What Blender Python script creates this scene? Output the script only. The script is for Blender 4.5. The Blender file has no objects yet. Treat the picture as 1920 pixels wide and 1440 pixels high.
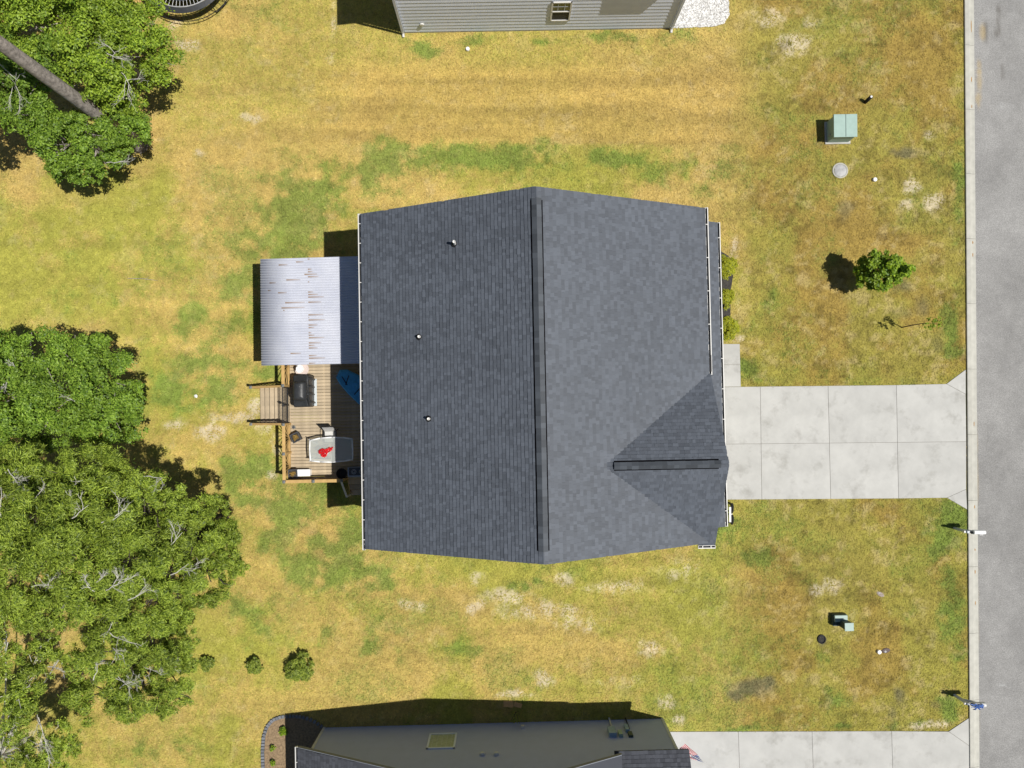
import bpy, math, random
import numpy as np
from mathutils import Vector, Matrix

# ------------------------------------------------------------------ camera, sky, sun, exposure
SC = bpy.context.scene
COL = SC.collection
F_PX, CAM_H, NAD_X, NAD_Y = 1333.0, 32.5, 955.0, 752.0      # focal length in photo pixels, height, nadir pixel
TX = math.atan((NAD_Y - 720) / F_PX)
TY = -math.atan((960 - NAD_X) / F_PX)
cam_data = bpy.data.cameras.new('camera')
cam_data.sensor_fit = 'HORIZONTAL'
cam_data.angle = 2 * math.atan(960 / F_PX)
cam_data.clip_start = 0.5
cam_data.clip_end = 2000
cam = bpy.data.objects.new('camera', cam_data)
cam.location = (0, 0, CAM_H)
cam.rotation_euler = (TX, TY, 0)
COL.objects.link(cam)
SC.camera = cam

SUN_D = Vector((-0.483, 0.121, -1.0)).normalized()           # direction the sunlight travels
SUN_EL = math.asin(-SUN_D.z)
world = bpy.data.worlds.new('World')
SC.world = world
world.use_nodes = True
wn = world.node_tree
sky = wn.nodes.new('ShaderNodeTexSky')
sky.sky_type = 'NISHITA'
sky.sun_disc = False
sky.sun_elevation = SUN_EL
sky.sun_rotation = math.radians(104)
sky.air_density = 1.0
sky.dust_density = 0.6
bg = wn.nodes['Background']
bg.inputs['Strength'].default_value = 0.05
wn.links.new(sky.outputs[0], bg.inputs[0])
sun_data = bpy.data.lights.new('sun', 'SUN')
sun_data.energy = 5.0
sun_data.angle = math.radians(0.5)
sun_data.color = (1.0, 0.965, 0.90)
sun = bpy.data.objects.new('sun', sun_data)
sun.rotation_euler = SUN_D.to_track_quat('-Z', 'Y').to_euler()
sun.location = (20, -5, 40)
COL.objects.link(sun)
SC.view_settings.view_transform = 'Standard'
SC.view_settings.look = 'None'
SC.view_settings.exposure = 0.0
SC.view_settings.gamma = 1.0
SC.view_settings.use_curve_mapping = False
SC.cycles.max_bounces = 6

random.seed(7)
RNG = np.random.default_rng(11)

# ------------------------------------------------------------------ geometry helpers
_R = Matrix.Rotation(TY, 3, 'Y') @ Matrix.Rotation(TX, 3, 'X')
_R = cam.rotation_euler.to_matrix()

def at(px, py, z=0.0):
    d = _R @ Vector(((px - 960) / F_PX, -(py - 720) / F_PX, -1.0))
    k = (z - CAM_H) / d.z
    return Vector((d.x * k, d.y * k, z))

class MB:
    """collects boxes, tubes, prisms; build() links them as ONE mesh object"""
    def __init__(self):
        self.v, self.f = [], []
    def add(self, vs, fs):
        b = len(self.v)
        self.v += [tuple(p) for p in vs]
        self.f += [tuple(i + b for i in q) for q in fs]
        return self
    def box(self, c, s, rz=0.0, m=None):
        hx, hy, hz = s[0] / 2, s[1] / 2, s[2] / 2
        M = m if m is not None else Matrix.Rotation(rz, 3, 'Z')
        vs = [Vector(c) + M @ Vector((x, y, z)) for z in (-hz, hz) for y in (-hy, hy) for x in (-hx, hx)]
        return self.add(vs, [(0, 2, 3, 1), (4, 5, 7, 6), (0, 1, 5, 4), (2, 6, 7, 3), (0, 4, 6, 2), (1, 3, 7, 5)])
    def mm(self, x0, x1, y0, y1, z0, z1):
        return self.box(((x0 + x1) / 2, (y0 + y1) / 2, (z0 + z1) / 2), (abs(x1 - x0), abs(y1 - y0), abs(z1 - z0)))
    def bar(self, a, b, w, h=None):
        """rectangular bar from a to b, w wide, h tall"""
        a, b = Vector(a), Vector(b)
        h = h or w
        d = b - a
        x = d.normalized()
        up = Vector((0, 0, 1)) if abs(x.z) < 0.95 else Vector((0, 1, 0))
        y = up.cross(x).normalized()
        z = x.cross(y)
        M = Matrix((x, y, z)).transposed()
        return self.box((a + b) / 2, (d.length, w, h), m=M)
    def prism(self, poly, z0, z1):
        n = len(poly)
        vs = [(p[0], p[1], z0) for p in poly] + [(p[0], p[1], z1) for p in poly]
        fs = [tuple(range(n - 1, -1, -1)), tuple(range(n, 2 * n))]
        fs += [(i, (i + 1) % n, n + (i + 1) % n, n + i) for i in range(n)]
        return self.add(vs, fs)
    def extrude(self, prof, a, b):
        """profile points (list of Vector offsets) swept straight from a to b"""
        n = len(prof)
        a, b = Vector(a), Vector(b)
        vs = [a + Vector(p) for p in prof] + [b + Vector(p) for p in prof]
        fs = [tuple(range(n - 1, -1, -1)), tuple(range(n, 2 * n))]
        fs += [(i, (i + 1) % n, n + (i + 1) % n, n + i) for i in range(n)]
        return self.add(vs, fs)
    def tube(self, pts, rads, n=6):
        pts = [Vector(p) for p in pts]
        if not hasattr(rads, '__len__'):
            rads = [rads] * len(pts)
        vs, fs = [], []
        ref = Vector((0.31, 0.17, 0.93)).normalized()
        for i, p in enumerate(pts):
            d = (pts[min(i + 1, len(pts) - 1)] - pts[max(i - 1, 0)]).normalized()
            r = ref if abs(d.dot(ref)) < 0.95 else Vector((1, 0, 0))
            u = d.cross(r).normalized()
            w = d.cross(u)
            for k in range(n):
                t = 2 * math.pi * k / n
                vs.append(p + (u * math.cos(t) + w * math.sin(t)) * rads[i])
        for i in range(len(pts) - 1):
            for k in range(n):
                k2 = (k + 1) % n
                fs.append((i * n + k, i * n + k2, (i + 1) * n + k2, (i + 1) * n + k))
        fs.append(tuple(range(n - 1, -1, -1)))
        fs.append(tuple((len(pts) - 1) * n + k for k in range(n)))
        return self.add(vs, fs)
    def lathe(self, prof, n=20, c=(0, 0, 0)):
        vs, fs = [], []
        for r, z in prof:
            for k in range(n):
                t = 2 * math.pi * k / n
                vs.append((c[0] + r * math.cos(t), c[1] + r * math.sin(t), c[2] + z))
        for i in range(len(prof) - 1):
            for k in range(n):
                k2 = (k + 1) % n
                fs.append((i * n + k, i * n + k2, (i + 1) * n + k2, (i + 1) * n + k))
        fs.append(tuple(range(n - 1, -1, -1)))
        fs.append(tuple((len(prof) - 1) * n + k for k in range(n)))
        return self.add(vs, fs)
    def ring(self, R, r, n=32, m=6, c=(0, 0, 0), M=None):
        vs, fs = [], []
        M = M or Matrix.Identity(3)
        for i in range(n):
            a = 2 * math.pi * i / n
            for j in range(m):
                b = 2 * math.pi * j / m
                vs.append(Vector(c) + M @ Vector(((R + r * math.cos(b)) * math.cos(a), (R + r * math.cos(b)) * math.sin(a), r * math.sin(b))))
        for i in range(n):
            for j in range(m):
                fs.append((i * m + j, ((i + 1) % n) * m + j, ((i + 1) % n) * m + (j + 1) % m, i * m + (j + 1) % m))
        return self.add(vs, fs)
    def build(self, name, mat, parent=None, smooth=False, bevel=0.0, kind=None):
        me = bpy.data.meshes.new(name)
        me.from_pydata(self.v, [], self.f)
        me.update()
        if smooth:
            me.polygons.foreach_set('use_smooth', [True] * len(me.polygons))
        me.materials.append(mat)
        o = bpy.data.objects.new(name, me)
        COL.objects.link(o)
        if parent is not None:
            o.parent = parent
        if bevel:
            b = o.modifiers.new('bevel', 'BEVEL')
            b.width = bevel
            b.segments = 2
            b.limit_method = 'ANGLE'
        if kind:
            o['kind'] = kind
        return o

def np_mesh(name, V, Fc, mat, parent=None, col=None, kind=None, smooth=False):
    V = np.asarray(V, np.float32)
    Fc = np.asarray(Fc, np.int32)
    me = bpy.data.meshes.new(name)
    me.vertices.add(len(V))
    me.vertices.foreach_set('co', V.ravel())
    n, k = Fc.shape
    me.loops.add(n * k)
    me.loops.foreach_set('vertex_index', Fc.ravel())
    me.polygons.add(n)
    me.polygons.foreach_set('loop_start', np.arange(n, dtype=np.int32) * k)
    if smooth:
        me.polygons.foreach_set('use_smooth', np.ones(n, bool))
    me.update(calc_edges=True)
    if col is not None:
        ca = me.color_attributes.new('Col', 'FLOAT_COLOR', 'POINT')
        rgba = np.ones((len(V), 4), np.float32)
        rgba[:, :3] = col
        ca.data.foreach_set('color', rgba.ravel())
    me.materials.append(mat)
    o = bpy.data.objects.new(name, me)
    COL.objects.link(o)
    if parent is not None:
        o.parent = parent
    if kind:
        o['kind'] = kind
    return o

def tag(o, label=None, cat=None, group=None, kind=None):
    if label: o['label'] = label
    if cat: o['category'] = cat
    if group: o['group'] = group
    if kind: o['kind'] = kind
    return o

class Fr:
    """a local frame: origin at a ground/deck point, turned by rot about Z; l() turns a photo pixel at height z into local coordinates"""
    def __init__(self, o, rot=0.0):
        self.o, self.rot = Vector(o), rot
        self.Mi = Matrix.Rotation(-rot, 3, 'Z')
        self.M = Matrix.Rotation(rot, 3, 'Z')
    def l(self, px, py, z=0.0):
        return self.Mi @ (at(px, py, z) - self.o)
    def w(self, p):
        return self.M @ Vector(p) + self.o

def thing(name, label, cat, loc=(0, 0, 0), rot=0.0, group=None):
    o = bpy.data.objects.new(name, None)
    o.empty_display_size = 0.3
    COL.objects.link(o)
    o.location = loc
    o.rotation_euler = (0, 0, rot)
    return tag(o, label, cat, group)

def dup(o, name=None, parent=None, loc=None, rz=None):
    c = o.copy()
    if name: c.name = name
    COL.objects.link(c)
    if parent is not None: c.parent = parent
    if loc is not None: c.location = loc
    if rz is not None: c.rotation_euler = (0, 0, rz)
    return c

# ------------------------------------------------------------------ materials
def mat(name, col, rough=0.7, var=0.15, scale=6.0, bump=0.0, bscale=40.0, metal=0.0, spec=0.3, island=0.0, detail=5.0, tint=None):
    """base colour with noise variation (var), optional per-piece variation (island), optional bump"""
    m = bpy.data.materials.new(name)
    m.use_nodes = True
    nt = m.node_tree
    b = nt.nodes['Principled BSDF']
    b.inputs['Roughness'].default_value = rough
    b.inputs['Metallic'].default_value = metal
    b.inputs['Specular IOR Level'].default_value = spec
    tc = nt.nodes.new('ShaderNodeTexCoord')
    nz = nt.nodes.new('ShaderNodeTexNoise')
    nz.inputs['Scale'].default_value = scale
    nz.inputs['Detail'].default_value = detail
    nz.inputs['Roughness'].default_value = 0.62
    nt.links.new(tc.outputs['Object'], nz.inputs['Vector'])
    rp = nt.nodes.new('ShaderNodeValToRGB')
    rp.color_ramp.elements[0].position = 0.3
    rp.color_ramp.elements[1].position = 0.7
    lo = [c * (1 - var) for c in col]
    hi = [min(1, c * (1 + var)) for c in (tint or col)]
    rp.color_ramp.elements[0].color = (*lo, 1)
    rp.color_ramp.elements[1].color = (*hi, 1)
    nt.links.new(nz.outputs['Fac'], rp.inputs['Fac'])
    out = rp.outputs['Color']
    if island:
        ge = nt.nodes.new('ShaderNodeNewGeometry')
        mr = nt.nodes.new('ShaderNodeMapRange')
        mr.inputs['To Min'].default_value = 1 - island
        mr.inputs['To Max'].default_value = 1 + island
        nt.links.new(ge.outputs['Random Per Island'], mr.inputs['Value'])
        mx = nt.nodes.new('ShaderNodeMix')
        mx.data_type = 'RGBA'
        mx.blend_type = 'MULTIPLY'
        mx.inputs['Factor'].default_value = 1.0
        nt.links.new(out, mx.inputs['A'])
        nt.links.new(mr.outputs['Result'], mx.inputs['B'])
        out = mx.outputs['Result']
    nt.links.new(out, b.inputs['Base Color'])
    if bump:
        n2 = nt.nodes.new('ShaderNodeTexNoise')
        n2.inputs['Scale'].default_value = bscale
        n2.inputs['Detail'].default_value = 4
        nt.links.new(tc.outputs['Object'], n2.inputs['Vector'])
        bp = nt.nodes.new('ShaderNodeBump')
        bp.inputs['Strength'].default_value = bump
        bp.inputs['Distance'].default_value = 0.02
        nt.links.new(n2.outputs['Fac'], bp.inputs['Height'])
        nt.links.new(bp.outputs['Normal'], b.inputs['Normal'])
    m['rand_obj'] = 0
    return m

def obj_random(m, amt):
    """per-object brightness variation (planks, slabs)"""
    nt = m.node_tree
    b = nt.nodes['Principled BSDF']
    src = b.inputs['Base Color'].links[0].from_socket
    oi = nt.nodes.new('ShaderNodeObjectInfo')
    mr = nt.nodes.new('ShaderNodeMapRange')
    mr.inputs['To Min'].default_value = 1 - amt
    mr.inputs['To Max'].default_value = 1 + amt
    nt.links.new(oi.outputs['Random'], mr.inputs['Value'])
    mx = nt.nodes.new('ShaderNodeMix')
    mx.data_type = 'RGBA'
    mx.blend_type = 'MULTIPLY'
    mx.inputs['Factor'].default_value = 1.0
    nt.links.new(src, mx.inputs['A'])
    nt.links.new(mr.outputs['Result'], mx.inputs['B'])
    nt.links.new(mx.outputs['Result'], b.inputs['Base Color'])
    return m

def attr_mat(name, rough=0.9, scales=((2.5, 0.08), (9.0, 0.15), (30.0, 0.26)), bump=0.5, bscale=26.0, spec=0.15):
    """colour from the mesh's own colour field, broken up by several noise octaves"""
    m = bpy.data.materials.new(name)
    m.use_nodes = True
    nt = m.node_tree
    b = nt.nodes['Principled BSDF']
    b.inputs['Roughness'].default_value = rough
    b.inputs['Specular IOR Level'].default_value = spec
    at_ = nt.nodes.new('ShaderNodeAttribute')
    at_.attribute_name = 'Col'
    tc = nt.nodes.new('ShaderNodeTexCoord')
    out = at_.outputs['Color']
    for sc, am in scales:
        nz = nt.nodes.new('ShaderNodeTexNoise')
        nz.inputs['Scale'].default_value = sc
        nz.inputs['Detail'].default_value = 4
        nz.inputs['Roughness'].default_value = 0.65
        nt.links.new(tc.outputs['Object'], nz.inputs['Vector'])
        mr = nt.nodes.new('ShaderNodeMapRange')
        mr.inputs['From Min'].default_value = 0.3
        mr.inputs['From Max'].default_value = 0.7
        mr.inputs['To Min'].default_value = 1 - am
        mr.inputs['To Max'].default_value = 1 + am
        nt.links.new(nz.outputs['Fac'], mr.inputs['Value'])
        mx = nt.nodes.new('ShaderNodeMix')
        mx.data_type = 'RGBA'
        mx.blend_type = 'MULTIPLY'
        mx.inputs['Factor'].default_value = 1.0
        nt.links.new(out, mx.inputs['A'])
        nt.links.new(mr.outputs['Result'], mx.inputs['B'])
        out = mx.outputs['Result']
    nt.links.new(out, b.inputs['Base Color'])
    if bump:
        n2 = nt.nodes.new('ShaderNodeTexNoise')
        n2.inputs['Scale'].default_value = bscale
        n2.inputs['Detail'].default_value = 3
        nt.links.new(tc.outputs['Object'], n2.inputs['Vector'])
        bp = nt.nodes.new('ShaderNodeBump')
        bp.inputs['Strength'].default_value = bump
        bp.inputs['Distance'].default_value = 0.04
        nt.links.new(n2.outputs['Fac'], bp.inputs['Height'])
        nt.links.new(bp.outputs['Normal'], b.inputs['Normal'])
    return m

def leaf_mat(name, dark, light, trans=0.35):
    m = bpy.data.materials.new(name)
    m.use_nodes = True
    nt = m.node_tree
    b = nt.nodes['Principled BSDF']
    b.inputs['Roughness'].default_value = 0.5
    b.inputs['Specular IOR Level'].default_value = 0.35
    ge = nt.nodes.new('ShaderNodeNewGeometry')
    rp = nt.nodes.new('ShaderNodeValToRGB')
    rp.color_ramp.elements[0].color = (*dark, 1)
    rp.color_ramp.elements[1].color = (*light, 1)
    nt.links.new(ge.outputs['Random Per Island'], rp.inputs['Fac'])
    tc = nt.nodes.new('ShaderNodeTexCoord')
    nz = nt.nodes.new('ShaderNodeTexNoise')
    nz.inputs['Scale'].default_value = 0.8
    nz.inputs['Detail'].default_value = 3
    nt.links.new(tc.outputs['Object'], nz.inputs['Vector'])
    mr = nt.nodes.new('ShaderNodeMapRange')
    mr.inputs['From Min'].default_value = 0.3
    mr.inputs['From Max'].default_value = 0.7
    mr.inputs['To Min'].default_value = 0.75
    mr.inputs['To Max'].default_value = 1.25
    nt.links.new(nz.outputs['Fac'], mr.inputs['Value'])
    mx = nt.nodes.new('ShaderNodeMix')
    mx.data_type = 'RGBA'
    mx.blend_type = 'MULTIPLY'
    mx.inputs['Factor'].default_value = 1.0
    nt.links.new(rp.outputs['Color'], mx.inputs['A'])
    nt.links.new(mr.outputs['Result'], mx.inputs['B'])
    nt.links.new(mx.outputs['Result'], b.inputs['Base Color'])
    tr = nt.nodes.new('ShaderNodeBsdfTranslucent')
    nt.links.new(mx.outputs['Result'], tr.inputs['Color'])
    ms = nt.nodes.new('ShaderNodeMixShader')
    ms.inputs['Fac'].default_value = trans
    nt.links.new(b.outputs[0], ms.inputs[1])
    nt.links.new(tr.outputs[0], ms.inputs[2])
    nt.links.new(ms.outputs[0], nt.nodes['Material Output'].inputs['Surface'])
    return m

M = {}
M['lawn'] = attr_mat('lawn_soil')
M['blade'] = attr_mat('grass_blades', rough=0.7, scales=((5.0, 0.12),), bump=0, spec=0.2)
M['asphalt'] = attr_mat('worn_asphalt', rough=0.9, scales=((0.5, 0.08), (3.0, 0.07), (14.0, 0.13), (30.0, 0.32)), bump=0.3, bscale=90)
M['concrete'] = obj_random(mat('pale_concrete', (0.455, 0.45, 0.425), 0.9, 0.11, 0.9, 0.15, 60, detail=10), 0.045)
def stains(m, dark, scale, lo, hi, amt):
    """worn and oily blotches on paving"""
    nt = m.node_tree
    b = nt.nodes['Principled BSDF']
    src = b.inputs['Base Color'].links[0].from_socket
    ge = nt.nodes.new('ShaderNodeNewGeometry')
    nz = nt.nodes.new('ShaderNodeTexNoise')
    nz.inputs['Scale'].default_value = scale; nz.inputs['Detail'].default_value = 9; nz.inputs['Roughness'].default_value = .68
    nt.links.new(ge.outputs['Position'], nz.inputs['Vector'])
    mr = nt.nodes.new('ShaderNodeMapRange')
    mr.inputs['From Min'].default_value = lo; mr.inputs['From Max'].default_value = hi; mr.inputs['To Max'].default_value = amt
    nt.links.new(nz.outputs['Fac'], mr.inputs['Value'])
    mx = nt.nodes.new('ShaderNodeMix'); mx.data_type = 'RGBA'
    nt.links.new(mr.outputs['Result'], mx.inputs['Factor'])
    nt.links.new(src, mx.inputs['A']); mx.inputs['B'].default_value = (*dark, 1)
    nt.links.new(mx.outputs['Result'], b.inputs['Base Color'])
stains(M['concrete'], (.22, .21, .185), .9, .53, .78, .75)
M['kerb'] = obj_random(mat('kerb_concrete', (0.45, 0.44, 0.39), 0.9, 0.12, 3.0, 0.2, 60, detail=8), 0.05)
M['joint'] = mat('dark_joint_bed', (0.16, 0.14, 0.11), 0.95)
M['shingle'] = mat('charcoal_shingles', (0.080, 0.091, 0.111), 0.60, 0.08, 0.45, 0.2, 160, island=0.20, spec=0.35)
M['shingle_dark'] = mat('dark_neighbour_shingles', (0.062, 0.066, 0.078), 0.92, 0.1, 0.6, 0.3, 160, island=0.22, spec=0.25)
M['ridge'] = mat('ridge_cap_shingle', (0.060, 0.068, 0.080), 0.62, 0.08, 2.0, 0.2, 160, island=0.28, spec=0.35)
M['roofdeck'] = mat('roof_underlay', (0.045, 0.047, 0.052), 0.95)
M['black'] = mat('matt_black', (0.012, 0.012, 0.013), 0.7)
M['ventblack'] = mat('vent_black', (0.004, 0.004, 0.005), 0.9, spec=0.05)
M['blackmetal'] = mat('black_metal', (0.018, 0.018, 0.02), 0.45, spec=0.5)
M['white'] = mat('white_painted_metal', (0.64, 0.63, 0.60), 0.5, 0.05, 5, spec=0.5)
M['galvpipe'] = mat('dull_pale_pipe', (0.74, 0.73, 0.70), 0.6, 0.1, 9)
M['whiteplastic'] = mat('white_plastic', (0.82, 0.82, 0.82), 0.4, 0.04, 5, spec=0.5)
M['siding_beige'] = mat('beige_siding', (0.42, 0.40, 0.36), 0.6, 0.05)
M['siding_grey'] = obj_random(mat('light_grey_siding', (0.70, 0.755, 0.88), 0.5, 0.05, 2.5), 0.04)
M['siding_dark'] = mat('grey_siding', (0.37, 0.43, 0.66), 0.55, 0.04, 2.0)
M['trim_grey'] = mat('pale_blue_grey_trim', (0.52, 0.55, 0.60), 0.5, 0.05)
M['trim_dark'] = mat('slate_trim', (0.20, 0.215, 0.245), 0.55, 0.06)
M['glass'] = mat('window_glass', (0.03, 0.045, 0.03), 0.06, 0.1, spec=0.8)
M['screen'] = mat('window_screen', (0.025, 0.026, 0.03), 0.6, 0.1)
M['blind'] = mat('olive_window_blind', (0.40, 0.46, 0.34), 0.4, 0.2, 6)
M['wood'] = obj_random(mat('weathered_deck_wood', (0.43, 0.345, 0.235), 0.8, 0.2, 3.0, 0.2, 50, detail=8), 0.14)
M['woodnew'] = mat('golden_treated_wood', (0.50, 0.325, 0.125), 0.75, 0.16, 4.0, 0.15, 50)
M['postcap'] = mat('grey_post_cap', (0.17, 0.18, 0.18), 0.5)
M['mulch'] = mat('dark_mulch', (0.055, 0.05, 0.045), 0.95, 0.5, 16, 0.8, 40)
M['bark'] = mat('grey_brown_bark', (0.29, 0.255, 0.23), 0.95, 0.5, 7.0, 0.9, 22)
M['palebark'] = mat('pale_dead_bark', (0.55, 0.53, 0.48), 0.9, 0.2, 9)
M['darkbark'] = mat('dark_bark', (0.075, 0.06, 0.05), 0.95, 0.3, 9)
M['trans_green'] = mat('pale_green_enamel', (0.30, 0.415, 0.37), 0.5, 0.08, 4)
M['ped_green'] = mat('pedestal_green', (0.32, 0.42, 0.38), 0.5, 0.08, 4)
M['ped_dark'] = mat('pedestal_dark_green', (0.05, 0.075, 0.065), 0.55, 0.1)
M['galv'] = mat('galvanised_lid', (0.36, 0.36, 0.36), 0.5, 0.25, 6)
M['blue'] = mat('blue_fabric', (0.07, 0.36, 0.70), 0.8, 0.18, 5)
M['sling'] = mat('pale_grey_sling', (0.55, 0.54, 0.52), 0.85, 0.06, 9)
M['cover'] = mat('charcoal_cover', (0.032, 0.034, 0.037), 0.45, 0.25, 5, 0.2, 9, spec=0.5)
M['red'] = mat('red_petals', (0.62, 0.012, 0.018), 0.6, 0.3, 20, island=0.3)
M['dry'] = mat('dried_stems', (0.40, 0.26, 0.07), 0.85, 0.3, 20, island=0.3)
M['planter'] = mat('slate_planter', (0.06, 0.063, 0.07), 0.6, 0.2, 8)
M['mat_grey'] = mat('pale_grey_mat', (0.55, 0.60, 0.62), 0.8, 0.08, 6)
M['tan_board'] = mat('tan_lumber', (0.62, 0.38, 0.17), 0.8, 0.12, 6)
M['brownlid'] = mat('brown_lid', (0.10, 0.068, 0.06), 0.6, 0.2, 10)
M['meter'] = mat('meter_blue_grey', (0.25, 0.36, 0.48), 0.5, 0.12, 8)
M['edging'] = mat('slate_edging', (0.16, 0.17, 0.19), 0.7, 0.15, 8)
M['bluepaint'] = mat('mid_blue_paint', (0.05, 0.12, 0.36), 0.5, 0.2, 12)
M['gravel'] = mat('white_gravel', (0.58, 0.57, 0.55), 0.9, 0.1, 8, island=0.42)
M['gravelbase'] = mat('gravel_bed_base', (0.36, 0.34, 0.31), 0.95, 0.3, 30)
M['leaf_a'] = leaf_mat('yellow_green_leaves', (0.09, 0.165, 0.012), (0.41, 0.55, 0.055))
M['leaf_b'] = leaf_mat('mid_green_leaves', (0.065, 0.14, 0.012), (0.31, 0.46, 0.055))
M['leaf_c'] = leaf_mat('narrow_oak_leaves', (0.065, 0.12, 0.010), (0.46, 0.58, 0.075))
M['leaf_lawn'] = leaf_mat('fresh_green_leaves', (0.10, 0.20, 0.010), (0.36, 0.50, 0.03))
M['leaf_box'] = leaf_mat('golden_hedge_leaves', (0.17, 0.21, 0.008), (0.56, 0.56, 0.025))
M['leaf_dark'] = leaf_mat('dark_shrub_leaves', (0.08, 0.13, 0.012), (0.40, 0.48, 0.07))
M['needle'] = leaf_mat('pine_needles', (0.03, 0.06, 0.012), (0.07, 0.11, 0.02), 0.2)

# ------------------------------------------------------------------ noise for the ground's colour field
def vnoise(x, y, seed):
    xi, yi = np.floor(x).astype(np.int64), np.floor(y).astype(np.int64)
    fx, fy = x - xi, y - yi
    fx, fy = fx * fx * (3 - 2 * fx), fy * fy * (3 - 2 * fy)
    def h(a, b):
        n = (a * 374761393 + b * 668265263 + seed * 974634777) & 0xffffffff
        n = ((n ^ (n >> 13)) * 1274126177) & 0xffffffff
        return ((n ^ (n >> 16)) & 0xffff) / 65535.0
    return (h(xi, yi) * (1 - fx) + h(xi + 1, yi) * fx) * (1 - fy) + (h(xi, yi + 1) * (1 - fx) + h(xi + 1, yi + 1) * fx) * fy

def fbm(x, y, scale, seed, oct=4):
    t, a, s = 0, 1.0, 0
    for i in range(oct):
        t = t + a * vnoise(x / scale * 2 ** i + 13.7 * i, y / scale * 2 ** i - 7.1 * i, seed + i)
        s += a
        a *= 0.55
    return t / s

def sstep(a, b, x):
    t = np.clip((x - a) / (b - a), 0, 1)
    return t * t * (3 - 2 * t)

PXM = F_PX / CAM_H                                          # photo pixels per metre on the ground
def blobs(x, y, lst):
    m = np.zeros_like(x)
    for px, py, rx, ry, a in lst:
        c = at(px, py)
        m = np.maximum(m, a * np.exp(-(((x - c.x) * PXM / rx) ** 2 + ((y - c.y) * PXM / ry) ** 2)))
    return m

GREEN = [(560, 400, 120, 80, .75), (500, 460, 90, 80, .65), (440, 570, 80, 110, .5), (370, 700, 110, 80, .75), (520, 940, 110, 90, .75), (640, 1050, 110, 60, .8), (900, 296, 260, 34, .8), (1130, 300, 200, 32, .6), (1260, 310, 110, 40, .55), (640, 330, 120, 50, .7), (720, 305, 60, 45, 1), (620, 345, 60, 35, .95), (540, 380, 55, 50, .95), (560, 430, 70, 60, .85), (520, 470, 60, 45, .8), (860, 290, 110, 30, .8),
         (1000, 300, 110, 30, .65), (1120, 300, 70, 30, .5), (440, 530, 45, 40, .8), (390, 670, 50, 40, 1), (330, 735, 60, 45, 1), (420, 735, 45, 30, .8),
         (350, 605, 40, 35, .7), (430, 610, 40, 40, .7), (480, 590, 30, 40, .6), (505, 700, 30, 18, .9), (470, 880, 60, 50, .95), (540, 960, 80, 45, 1), (470, 930, 60, 50, .9),
         (620, 930, 60, 40, .9), (640, 1020, 60, 50, .95), (700, 1080, 60, 35, 1), (590, 1070, 60, 40, .9), (520, 1010, 50, 40, .8), (970, 1100, 25, 14, .8),
         (1000, 1095, 15, 12, .9), (700, 1210, 90, 50, .5), (870, 1220, 90, 25, .4), (620, 1180, 70, 40, .4), (1400, 690, 40, 30, .8), (1440, 560, 50, 70, .35), (1340, 330, 60, 60, .5), (1250, 330, 60, 30, .4),
         (1795, 620, 22, 90, .75), (1795, 300, 20, 170, .6), (1795, 200, 16, 40, .5), (1790, 960, 30, 40, .9), (1765, 1010, 50, 60, .7), (1790, 1150, 30, 110, .7), (1770, 1330, 30, 30, .9),
         (1375, 1000, 30, 60, .85), (1370, 960, 26, 20, .9), (1420, 1040, 60, 40, .5), (1370, 1365, 60, 10, .8), (1560, 1300, 70, 30, .4), (1600, 1360, 150, 8, .6),
         (790, 88, 50, 20, .75), (860, 75, 90, 12, .5), (1010, 70, 60, 10, .6), (1130, 75, 90, 16, .6), (1250, 75, 50, 22, .6), (480, 1170, 60, 60, .4), (450, 1140, 30, 40, .5), (640, 560, 25, 160, .2),
         (260, 640, 60, 50, .35), (150, 560, 120, 40, .3), (400, 420, 60, 40, .35), (1560, 1230, 40, 40, .45), (560, 1380, 60, 40, .5), (300, 1400, 120, 40, .4), (1680, 1150, 40, 60, .35)]
SAND = [(355, 82, 28, 16, .95), (330, 48, 16, 12, .7), (288, 44, 12, 10, .6), (470, 222, 30, 16, .8), (380, 285, 12, 8, .7), (425, 240, 16, 10, .5), (1480, 85, 60, 34, .75), (1440, 30, 45, 26, .75), (1520, 45, 40, 26, .5),
        (1740, 255, 14, 14, .8), (1705, 350, 24, 18, .9), (1750, 378, 26, 22, 1), (1695, 385, 18, 14, .8), (1560, 1098, 26, 18, 1), (1525, 1108, 18, 14, .9), (1700, 120, 40, 20, .4),
        (1060, 1092, 22, 14, .9), (890, 1090, 24, 18, .8), (940, 1120, 70, 22, .65), (1010, 1150, 120, 26, .7), (1150, 1100, 90, 22, .6), (1280, 1070, 70, 30, .55), (1080, 1170, 80, 30, .6), (770, 1140, 50, 16, .6),
        (890, 1140, 30, 20, .7), (1220, 1222, 34, 26, .75), (960, 1303, 40, 9, .95), (1020, 1275, 30, 20, .7), (1160, 1280, 70, 20, .55), (1250, 1320, 30, 18, .7), (1270, 1350, 16, 12, .8),
        (440, 785, 60, 14, .9), (400, 812, 40, 24, .8), (480, 770, 26, 26, 1), (490, 800, 22, 18, .9), (330, 800, 40, 16, .6), (510, 830, 16, 30, .75), (505, 890, 16, 14, .8), (1740, 1362, 50, 9, .9), (620, 40, 10, 60, .6),
        (615, 110, 14, 20, .6), (655, 60, 10, 14, .4), (1450, 120, 60, 30, .4), (1370, 1140, 60, 20, .4), (1360, 1200, 40, 20, .35), (1650, 1113, 12, 8, .4), (960, 120, 60, 12, .35), (1050, 80, 60, 8, .3), (60, 1390, 50, 30, .6), (80, 1340, 30, 20, .4), (1380, 470, 14, 30, .75), (1385, 590, 10, 40, .6), (1385, 635, 16, 10, .7)]
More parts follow.
